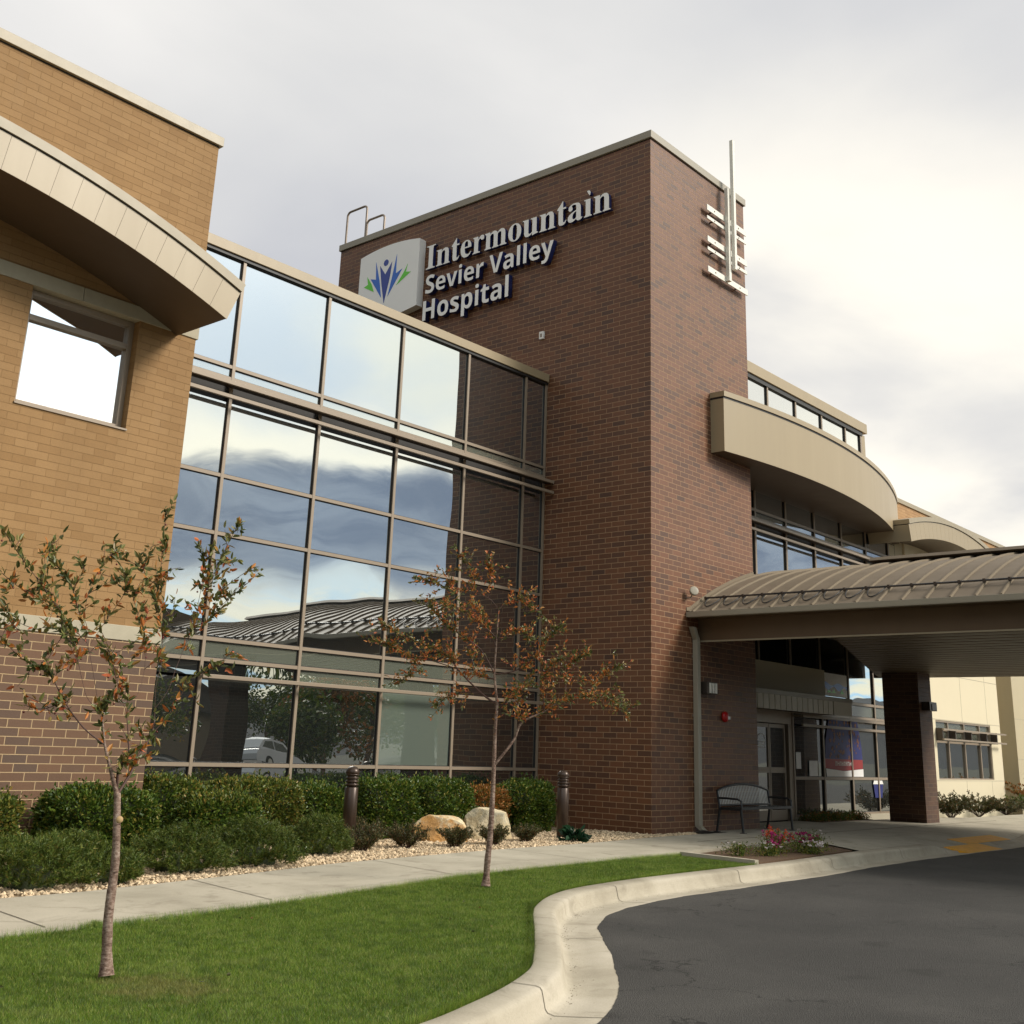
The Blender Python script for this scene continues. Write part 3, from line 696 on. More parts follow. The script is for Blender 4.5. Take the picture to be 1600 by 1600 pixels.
for i, x in enumerate(MX):
    if i == 0: continue
    hw = 0.027
    mb = MB(); mb.box(x - hw, x + hw, YG, YG + 0.14, -0.2, 8.83); mb.box(x - hw - 0.012, x + hw + 0.012, YG + 0.026, YG + 0.07, -0.2, 8.83, 1)
    mb.build('mullion', [M['frame'], M['gasket']], gl)
for z in (1.01, 2.49, 2.79, 4.36, 5.25, 6.80, 6.995):
    mb = MB(); mb.box(-9.6, -0.02, YG + 0.004, YG + 0.13, z - 0.027, z + 0.027); mb.box(-9.6, -0.02, YG + 0.028, YG + 0.07, z - 0.039, z + 0.039, 1)
    mb.build('transom', [M['frame'], M['gasket']], gl)
mb = MB(); mb.box(-9.6, -0.02, YG + 0.09, YG + 0.2, 6.40, 6.80); mb.build('spandrel_panel', M['shadow_box'], gl)
mb = MB(); mb.box(-9.19, -0.012, YG - 0.05, YG + 3, 8.855, 9.03); mb.build('coping', M['champagne'], gl, bevel=0.006)
mb = MB(); mb.box(-9.6, -0.012, YG - 0.02, YG + 0.2, 8.80, 8.855); mb.build('head_gap', M['gasket'], gl)
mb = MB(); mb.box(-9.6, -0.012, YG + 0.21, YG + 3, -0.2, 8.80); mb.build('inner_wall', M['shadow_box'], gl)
def sunshade(parent, x0, x1, yg, proj, zt, zb, blades=4):
    s = MB(); s.box(x0, x1, yg - proj, yg - proj + 0.05, zt - 0.03, zt + 0.03); top = s.build('sunshade', M['frame'], parent, bevel=0.003)
    s = MB(); s.box(x0, x1, yg - proj, yg - proj + 0.05, zb - 0.028, zb + 0.028); s.build('lower_rail', M['frame'], top, bevel=0.003)
    s = MB()
    for k in range(blades):
        y0 = yg - proj + 0.055 + k * (proj - 0.06) / blades
        s.box(x0, x1, y0, y0 + 0.9 * (proj - 0.06) / blades, zt - 0.012, zt + 0.004)
    s.build('louvre_blades', M['dark_metal'], top)
    return top
sunshade(gl, -9.15, -0.004, YG, 0.24, 6.66, 6.44)
s = MB(); s.box(-8.0, -0.004, YG - 0.22, YG - 0.17, 2.212, 2.268); ss = s.build('sunshade', M['frame'], gl, bevel=0.003)
for x in MX[1:-1]: s = MB(); s.box(x - 0.02, x + 0.02, YG - 0.17, YG, 2.222, 2.258); s.build('bracket', M['frame'], ss)

# ------------------------------------------------------------------ brick tower
tw = thing('brick_tower', 'tall dark red brick tower with a flat metal coping carrying the hospital name', 'building', (0, 0, 0))
TX = 3.92; TY = 9.75
mb = MB(); mb.box(0, TX, 0, TY, -0.3, 13.795); mb.build('wall', M['tower_brick'], tw)
mb = MB(); mb.box(-0.045, TX + 0.045, -0.045, TY + 0.045, 13.815, 13.985); mb.build('coping', M['coping_dark'], tw, bevel=0.006)
mb = MB(); mb.box(-0.004, TX + 0.004, -0.004, TY + 0.004, 13.795, 13.815); mb.build('coping_shadow_gap', M['gasket'], tw)
mb = MB(); mb.box(-0.012, 0.0, 2.1, 2.112, -0.1, 8.8); 
# ------------------------------------------------------------------ entrance wing behind and right of the tower
en = thing('entrance_wing', 'glazed entrance wing right of the tower under a bowed metal fascia', 'building', (9, 1, 0))
YE = 1.0; EX = [5.95, 7.50, 9.07, 10.66, 12.22, 13.78]
EROWS = [(0.10, 0.94, 'glass_dark'), (0.94, 2.14, 'glass_dark'), (2.14, 2.43, 'glass_dark'), (2.43, 2.78, 'glass_spandrel'), (2.78, 4.36, 'glass'), (4.36, 5.25, 'glass'), (5.25, 6.44, 'glass'), (6.80, 6.995, 'glass_spandrel'), (6.995, 8.1, 'glass')]
for i in range(len(EX) - 1):
    for (z0, z1, gm) in EROWS:
        sd_ += 1
        if i == 0 and z0 < 2.3: continue
        pg = MB(); pane_grid(pg, EX[i] + 0.02, EX[i + 1] - 0.02, z0 + 0.02, z1 - 0.02, YE + 0.045, sd_, n=8); pg.build('glass_pane', M[gm], en)
pg = MB(); pane_grid(pg, 3.95, 5.93, 3.0, 8.1, YE + 0.045, 999, n=8); pg.build('glass_pane', M['glass'], en)
for i, x in enumerate(EX):
    mb = MB(); z0 = 2.4 if i == 0 else -0.1
    mb.box(x - 0.032, x + 0.032, YE, YE + 0.14, z0, 8.2); mb.box(x - 0.045, x + 0.045, YE + 0.026, YE + 0.07, z0, 8.2, 1); mb.build('mullion', [M['frame'], M['gasket']], en)
for z in (0.10, 0.94, 2.43, 2.78, 4.36, 5.25, 6.80, 6.995):
    mb = MB(); x0 = 7.47 if z < 2.4 else 3.95
    mb.box(x0, 13.8, YE + 0.004, YE + 0.13, z - 0.032, z + 0.032); mb.box(x0, 13.8, YE + 0.028, YE + 0.07, z - 0.044, z + 0.044, 1); mb.build('transom', [M['frame'], M['gasket']], en)
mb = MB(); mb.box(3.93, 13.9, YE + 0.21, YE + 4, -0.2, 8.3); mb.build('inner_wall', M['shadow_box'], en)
mb = MB(); mb.box(3.95, 13.8, YE + 0.09, YE + 0.2, 6.40, 6.80); mb.build('spandrel_panel', M['shadow_box'], en)
mb = MB(); mb.box(13.815, 14.96, YE + 0.06, YE + 3, -0.2, 8.2); mb.box(14.35, 14.36, YE + 0.055, YE + 0.065, -0.2, 8.2, 1); mb.box(13.9, 14.34, YE + 0.055, YE + 0.065, 7.42, 7.44, 1); mb.build('corner_panel', [M['beige_panel'], M['gasket']], en)
mb = MB(); mb.box(7.46, 13.8, YE - 0.02, YE + 0.2, -0.2, 0.085); mb.build('plinth', M['stone'], en)
sunshade(en, 3.95, 13.8, YE, 0.24, 6.66, 6.44)
# rails over the ground floor glass
s = MB(); s.box(7.5, 14.6, YE - 0.26, YE - 0.21, 2.31, 2.37); ss = s.build('sunshade', M['frame'], en, bevel=0.003)
s = MB(); s.box(7.5, 14.6, YE - 0.26, YE - 0.21, 2.10, 2.16); s.build('lower_rail', M['frame'], ss, bevel=0.003)
for x in EX[1:]: s = MB(); s.box(x - 0.02, x + 0.02, YE - 0.21, YE, 2.32, 2.36); s.build('bracket', M['frame'], ss)
# clerestory set back above the fascia
YC = 1.40; CX = [3.95, 5.98, 7.53, 9.09, 10.65, 12.17, 13.23]
for i in range(len(CX) - 1):
    sd_ += 1; pg = MB(); pane_grid(pg, CX[i] + 0.02, CX[i + 1] - 0.02, 8.32, 10.55, YC + 0.045, sd_, n=8); pg.build('glass_pane', M['glass'], en)
for i, x in enumerate(CX[1:]):
    mb = MB(); hw = 0.032 if i < 5 else 0.05
    mb.box(x - hw, x + hw, YC, YC + 0.14, 8.3, 10.6); mb.box(x - hw - 0.014, x + hw + 0.014, YC + 0.02, YC + 0.07, 8.3, 10.6, 1); mb.build('mullion', [M['frame'], M['gasket']], en)
mb = MB(); mb.box(13.25, 13.52, YC + 0.01, YC + 4, 8.3, 10.6); mb.build('corner_panel', M['champagne'], en)
mb = MB(); mb.box(3.93, 13.56, YC - 0.06, YC + 4, 10.66, 10.95); mb.build('coping', M['champagne'], en, bevel=0.006)
mb = MB(); mb.box(3.93, 13.30, YC - 0.02, YC + 0.2, 10.54, 10.66); mb.box(3.95, 13.3, YC - 0.012, YC + 0.02, 10.575, 10.61, 1); mb.build('head_gap', [M['gasket'], M['frame']], en)
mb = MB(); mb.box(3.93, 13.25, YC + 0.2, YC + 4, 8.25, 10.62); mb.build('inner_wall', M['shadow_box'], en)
# bowed fascia
def bow(x): return -0.65 + 0.0226 * (x - 6.1) ** 2
bx_ = [2.28 + (14.35 - 2.28) * i / 60 for i in range(61)]
FZ0, FZ1 = 7.45, 8.62
def backy(x): return 0.002 if x < 3.92 else 1.4
mb = MB()
vs = []
for x in bx_: vs += [(x, bow(x) + 0.012, FZ0 + 0.012), (x, bow(x) + 0.012, FZ1)]
body = MB()
prof = [(x, bow(x) + 0.012) for x in bx_] + [(14.35, 1.38), (3.935, 1.38), (3.935, 0.002), (2.28, 0.002)]
body.prism(prof, lambda p: (p[0], p[1], FZ0 + 0.01), lambda p: (p[0], p[1], FZ1 + 0.02))
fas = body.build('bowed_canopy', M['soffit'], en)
fm = MB()
vs = []
for x in bx_: vs += [(x, bow(x), FZ0), (x, bow(x), FZ1), (x, bow(x) + 0.011, FZ1), (x, bow(x) + 0.011, FZ0)]
fs = []
for i in range(60):
    b = 4 * i
    for j in range(4): fs.append((b + j, b + (j + 1) % 4, b + 4 + (j + 1) % 4, b + 4 + j))
fm.add(vs, fs, 0, False)
fm.box(2.268, 2.280, bow(2.28), -0.001, FZ0, FZ1)
fob = fm.build('fascia', M['champagne'], fas)
tm = MB(); prof2 = [(2.25, bow(2.25) - 0.03)] + [(x, bow(x) - 0.03) for x in bx_[1:]] + [(14.37, 1.37), (3.94, 1.37), (3.94, -0.002), (2.25, -0.002)]
tm.prism(prof2, lambda p: (p[0], p[1], 8.64), lambda p: (p[0], p[1], 8.755)); tm.build('roof_trim', M['champagne'], fas)
gmm = MB(); prof3 = [(x, bow(x) - 0.004) for x in bx_] + [(14.35, 1.36), (3.945, 1.36), (3.945, -0.003), (2.264, -0.003), (2.264, bow(2.28))]
gmm.prism(prof3, lambda p: (p[0], p[1], 8.60), lambda p: (p[0], p[1], 8.64)); gmm.build('joint_strip', M['gasket'], fas)
# entry canopy of ribbed metal
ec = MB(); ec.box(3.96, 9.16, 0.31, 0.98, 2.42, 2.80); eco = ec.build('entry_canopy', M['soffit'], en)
ef = MB()
x = 3.97
while x < 8.15: ef.box(x, min(x + 0.235, 8.19), 0.285, 0.309, 2.39, 2.70); x += 0.262
ef.box(8.20, 9.18, 0.29, 0.309, 2.39, 2.70); ef.build('fascia', M['entry_panel'], eco)
ef = MB(); ef.box(3.96, 9.20, 0.27, 0.98, 2.702, 2.80); ef.build('roof_trim', M['coping_dark'], eco)
pw = MB(); pw.box(3.96, 9.05, 0.9, 1.02, 2.80, 3.49); pw.build('panel', M['beige_panel'], en)
# automatic door
dr = MB(); dr.box(3.96, 7.46, 1.02, 1.16, 2.14, 2.40); dr.box(7.28, 7.46, 1.02, 1.16, 0.02, 2.14); dr.box(3.96, 4.1, 1.02, 1.16, 0.02, 2.14)
door = dr.build('sliding_door', M['frame'], en, bevel=0.004)
for (a, b) in ((4.12, 5.30), (5.34, 6.42), (6.44, 7.20)):
    l = MB(); f_ = 0.05
    l.box(a, a + f_, 1.07, 1.11, 0.03, 2.12); l.box(b - f_, b, 1.07, 1.11, 0.03, 2.12); l.box(a + f_, b - f_, 1.07, 1.11, 1.05, 1.17); l.box(a + f_, b - f_, 1.07, 1.11, 0.03, 0.25); l.box(a + f_, b - f_, 1.07, 1.11, 2.04, 2.12)
    lo = l.build('door_leaf', M['frame'], door)
    g = MB(); pane_grid(g, a + f_, b - f_, 0.25, 1.05, 1.095, int(a * 10), n=4); pane_grid(g, a + f_, b - f_, 1.17, 2.04, 1.095, int(a * 10) + 1, n=4); g.build('door_glass', M['glass_dark'], door)
# rounded sticker with lines of small print on the door glass
st = MB()
for k in range(3): st.box(5.95, 6.25, 1.088, 1.091, 1.70 - 0.055 * k, 1.725 - 0.055 * k)
st.grid(lambda u, v: (6.10 + (0.17 - 0.02 * v) * math.cos(math.pi * (1 - u)), 1.0885, 1.78 + (0.13 - 0.02 * v) * math.sin(math.pi * (1 - u))), 14, 1, smooth=False)
st.build('door_sticker', M['paper'], door)

# ------------------------------------------------------------------ far wing with cream panels
fwg = thing('panel_wing', 'distant wing with cream wall panels, tan brick and an arched eyebrow canopy', 'building', (20, 1, 0))
def arcz(x, R=13.72): return -6.12 + math.sqrt(R * R - (x - 15.9) ** 2)
mb = MB(); xs = [14.97 + (22.1 - 14.97) * i / 24 for i in range(25)]
wl, wr, wb, wt_ = 16.46, 21.15, 0.93, 2.60
prof = [(14.97, wt_), (14.97, 7.3)] + [(x, min(7.62, arcz(x) + 0.1)) for x in xs] + [(22.1, wt_)]
mb.prism(prof, lambda p: (p[0], 1.0, p[1]), lambda p: (p[0], 3.19, p[1]))
mb.box(14.97, wl, 1.0, 3.19, wb, wt_); mb.box(wr, 22.1, 1.0, 3.19, wb, wt_); mb.box(14.97, 22.1, 1.0, 3.19, -0.3, wb)
mb.build('cream_wall', M['cream'], fwg)
jm = MB()
for x in (18.68, 20.92): jm.box(x - .008, x + .008, 0.997, 1.002, -0.1, 0.90); jm.box(x - .008, x + .008, 0.997, 1.002, 2.63, 7.2)
for z in (0.9, 2.62, 3.95, 7.05): jm.box(14.97, 22.1, 0.996, 1.002, z - .008, z + .008)
jm.build('panel_joints', M['stone'], fwg)
fo = MB(); 
for a, b in ((wl, wl + .05), (wr - .05, wr)): fo.box(a, b, 1.02, 1.14, wb, wt_)
fo.box(wl, wr, 1.015, 1.14, wb - 0.03, wb + .04); fo.box(wl, wr, 1.015, 1.14, wt_ - .05, wt_); fo.box(wl, wr, 1.022, 1.14, 1.96, 2.02); fo.box(wl, wr, 1.022, 1.14, 2.30, 2.34)
for x in (17.49, 18.83, 20.19): fo.box(x - .035, x + .035, 1.018, 1.14, wb, wt_)
fwin = fo.build('window', M['frame'], fwg)
g = MB()
pxs = [wl, 17.49, 18.83, 20.19, wr]
for i in range(4):
    for (z0, z1) in ((wb + .04, 1.96),): sd_ += 1; pane_grid(g, pxs[i] + .03, pxs[i + 1] - .03, z0, z1, 1.07, sd_, n=5)
g.build('glass_pane', M['glass_low'], fwin)
g = MB()
for i in range(4):
    sd_ += 1; pane_grid(g, pxs[i] + .03, pxs[i + 1] - .03, 2.02, 2.30, 1.07, sd_, n=4); pane_grid(g, pxs[i] + .03, pxs[i + 1] - .03, 2.34, 2.55, 1.07, sd_ + 500, n=4)
g.build('upper_pane', M['glass_spandrel'], fwin)
s = MB(); s.box(16.4, 21.9, 0.75, 0.80, 2.31, 2.36); so = s.build('sunshade', M['frame'], fwg); s = MB(); s.box(16.4, 21.9, 0.75, 0.80, 2.03, 2.08); s.build('lower_rail', M['frame'], so)
for x in pxs: s = MB(); s.box(x - .03, x + .03, 0.801, 1.0, 2.02, 2.37); s.build('bracket', M['dark_metal'], so)
mb = MB(); mb.box(14.97, 40, 3.2, 8, 2.75, 10.02); mb.build('wall', M['far_brick'], fwg)
mb = MB(); mb.box(14.97, 40, 3.19, 8, -0.3, 2.56); mb.build('base_wall', M['base_brick'], fwg)
mb = MB(); mb.box(14.97, 40, 3.175, 8, 2.56, 2.75); mb.build('stone_band', M['stone'], fwg)
mb = MB(); mb.box(14.9, 40, 3.15, 8, 10.02, 10.17); mb.build('coping', M['coping'], fwg)
mb = MB(); mb.box(23.35, 36, 0.9, 3.19, -0.3, 6.2)
mb.build('side_panel_wall', M['beige_panel'], fwg)
mb = MB()
for z in (1.6, 2.9, 4.6): mb.box(23.35, 36, 0.896, 0.902, z - .01, z + .01)
mb.build('panel_joints', M['stone'], fwg)
mb = MB(); mb.box(29.2, 30.75, 3.14, 3.2, 0.55, 2.45); mb.box(29.3, 30.65, 3.13, 3.145, 0.65, 1.95, 1); mb.box(29.3, 30.65, 3.13, 3.145, 2.03, 2.38, 1); mb.build('window', [M['frame'], M['glass_low']], fwg)
eyebrow(fwg, 15.9, -6.12, -0.2, 0.995, rad(-14.6), rad(14.6), M['champagne'], M['coping'], M['soffit'])

# ------------------------------------------------------------------ porte-cochere
pc = thing('entrance_canopy', 'drive-through entrance canopy with a barrel standing-seam metal roof', 'canopy', (6.8, -6, 0))
RC = (6.8, -5.9); RR = 11.35; YF = -14.0
def rz(x, R=RR): return RC[1] + math.sqrt(R * R - (x - RC[0]) ** 2)
XA, XB = 1.30, 12.30
mb = MB()
def roofpart(x0, x1, y0, y1, n):
    th = 0.06
    xs = [x0 + (x1 - x0) * i / n for i in range(n + 1)]
    vs = []
    for x in xs: vs += [(x, y0, rz(x)), (x, y1, rz(x)), (x, y1, rz(x) - th), (x, y0, rz(x) - th)]
    fs = []
    for i in range(n):
        b = 4 * i
        for j in range(4): fs.append((b + j, b + 4 + j, b + 4 + (j + 1) % 4, b + (j + 1) % 4))
    mb.add(vs, fs, 0, False); mb.add(vs, [(0, 1, 2, 3), (4 * n + 3, 4 * n + 2, 4 * n + 1, 4 * n)], 0)
roofpart(XA, XB, YF, -0.004, 40); roofpart(3.94, XB, -0.003, 0.98, 32)
roof = mb.build('roof', M['roof'], pc)
k = 0; y = -0.10
while y > YF:
    sm = MB(); vs = []; n = 30
    for i in range(n + 1):
        x = XA + (XB - XA) * i / n; a = math.atan2(x - RC[0], rz(x) - RC[1]); 
        for (dy, h) in ((-0.02, 0.0), (-0.014, 0.036), (0.014, 0.036), (0.02, 0.0)): vs.append((x + math.sin(a) * h, y + dy, rz(x) + math.cos(a) * h))
    fs = [(4 * i + j, 4 * i + j + 1, 4 * i + 5 + j, 4 * i + 4 + j) for i in range(n) for j in range(3)]
    sm.add(vs, fs, 0, False); sm.add(vs, [(3, 2, 1, 0)]); sm.build('seam', M['roof_light'] if k % 1 == 0 else M['roof'], roof); y -= 0.415; k += 1
# ridge vent
rv = MB()
prof = [(4.95, rz(4.95) + 0.10), (5.05, rz(5.05) + 0.16), (6.8, rz(6.8) + 0.12), (8.55, rz(5.05) + 0.16), (8.65, rz(4.95) + 0.10)]
rv.prism(prof + [(8.5, rz(5.1) + 0.06), (6.8, rz(6.8) + 0.02), (5.1, rz(5.1) + 0.06)], lambda p: (p[0], YF, p[1]), lambda p: (p[0], -2.15, p[1]))
rv.build('ridge_vent', M['roof'], pc)
rv = MB(); rv.box(5.15, 8.45, YF + .02, -2.2, rz(5.15) - 0.02, rz(5.15) + 0.09); rv.build('vent_gap', M['gasket'], pc)
# flashing against the tower
fl = MB(); xs = [1.22 + (3.93 - 1.22) * i / 20 for i in range(21)]; vs = []
for x in xs: vs += [(x, -0.10, rz(max(x, XA)) + 0.012), (x, -0.012, rz(max(x, XA)) + 0.03), (x, -0.012, rz(max(x, XA)) + 0.09), (x, -0.001, rz(max(x, XA)) + 0.09)]
fl.add(vs, [(4 * i + j, 4 * i + 4 + j, 4 * i + 5 + j, 4 * i + 1 + j) for i in range(20) for j in range(3)], 0, False); fl.build('flashing', M['roof_light'], pc)
# gutter, beams, ceiling
z0 = rz(XA)
for (x0, x1, xo) in ((1.20, 1.34, 1), (12.26, 12.40, -1)):
    g = MB()
    g.box(x0, x1, YF, -0.02, z0 - 0.10, z0 - 0.088)
    if xo > 0: g.box(x0, x0 + 0.012, YF, -0.02, z0 - 0.088, z0 + 0.004); g.box(x1 - 0.012, x1, YF, -0.02, z0 - 0.088, z0 - 0.03)
    else: g.box(x1 - 0.012, x1, YF, -0.02, z0 - 0.088, z0 + 0.004); g.box(x0, x0 + 0.012, YF, -0.02, z0 - 0.088, z0 - 0.03)
    g.box(x0, x1, -0.02, -0.008, z0 - 0.10, z0 + 0.004)
    g.build('gutter', M['coping_dark'], pc, bevel=0.004)
b = MB(); b.box(1.65, 1.80, YF, -0.004, 3.52, z0 - 0.05); b.box(1.345, 1.65, YF, -0.004, z0 - 0.098, z0 - 0.06); b.build('fascia_beam', M['beam'], pc, bevel=0.004)
b = MB(); b.box(1.63, 1.66, YF, -0.006, 3.49, 3.519); b.build('beam_trim', M['coping'], pc)
b = MB(); b.box(12.0, 12.15, YF, 0.9, 3.50, z0 - 0.05); b.box(12.15, 12.25, YF, 0.9, z0 - 0.10, z0 - 0.06); b.build('fascia_beam', M['beam'], pc)
b = MB(); b.box(1.80, 12.0, YF, YF + 0.15, 3.50, 5.0); b.build('end_beam', M['beam'], pc)
c_ = MB()
x = 1.81
while x < 11.98:
    yb = -2.8 + (x - 1.65) * 0.345
    c_.box(x, x + 0.125, YF + 0.16, yb, 3.495 if int(x * 100) % 3 else 3.502, 3.534); x += 0.16
c_.build('ceiling', M['ceiling'], pc)
c_ = MB(); c_.prism([(1.81, YF + 0.16), (11.99, YF + 0.16), (11.99, 0.75), (1.81, -2.75)], lambda p: (p[0], p[1], 3.535), lambda p: (p[0], p[1], 3.56)); c_.build('ceiling_backing', M['gasket'], pc)
# columns: brick below, cap
def column(x0, y1, w=0.85, d=0.80):
    c_ = MB(); c_.box(x0, x0 + w, y1 - d + d, y1 + d, -0.2, 3.52)
    return c_
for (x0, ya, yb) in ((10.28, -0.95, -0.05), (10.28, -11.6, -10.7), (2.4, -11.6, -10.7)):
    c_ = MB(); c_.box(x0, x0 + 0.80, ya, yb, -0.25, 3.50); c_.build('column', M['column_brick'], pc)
# snow guard with clips and heating cable
sg = MB(); xs_ = 1.80
sg.tube([(xs_, -0.12, rz(xs_) + 0.075), (xs_, YF, rz(xs_) + 0.075)], 0.018, 8); sgo = sg.build('snow_guard', M['black_metal'], pc)
y = -0.10; kk = 0
while y > YF:
    cl_ = MB()
    cl_.box(xs_ - 0.03, xs_ + 0.03, y - 0.022, y + 0.022, rz(xs_) + 0.04, rz(xs_) + 0.10); 
    cl_.box(xs_ - 0.03, xs_ + 0.03, y - 0.24, y - 0.022, rz(xs_) + 0.06, rz(xs_) + 0.072)
    cl_.build('clip', M['dark_metal'], sgo)
    y -= 0.415; kk += 1
hc = MB(); y = -0.10; pts = []
for kk in range(9):
    for i in range(25):
        t = i / 24; yy_ = y - 0.06 - t * 0.30; s_ = math.sin(math.pi * t) ** 0.5
        xx = xs_ + 0.01 - 0.33 * s_; pts.append((xx, yy_, rz(xx) + 0.030 + 0.04 * (1 - s_)))
    y -= 0.415
hc.tube(pts, 0.012, 5); hc.build('heating_cable', M['gasket'], pc)
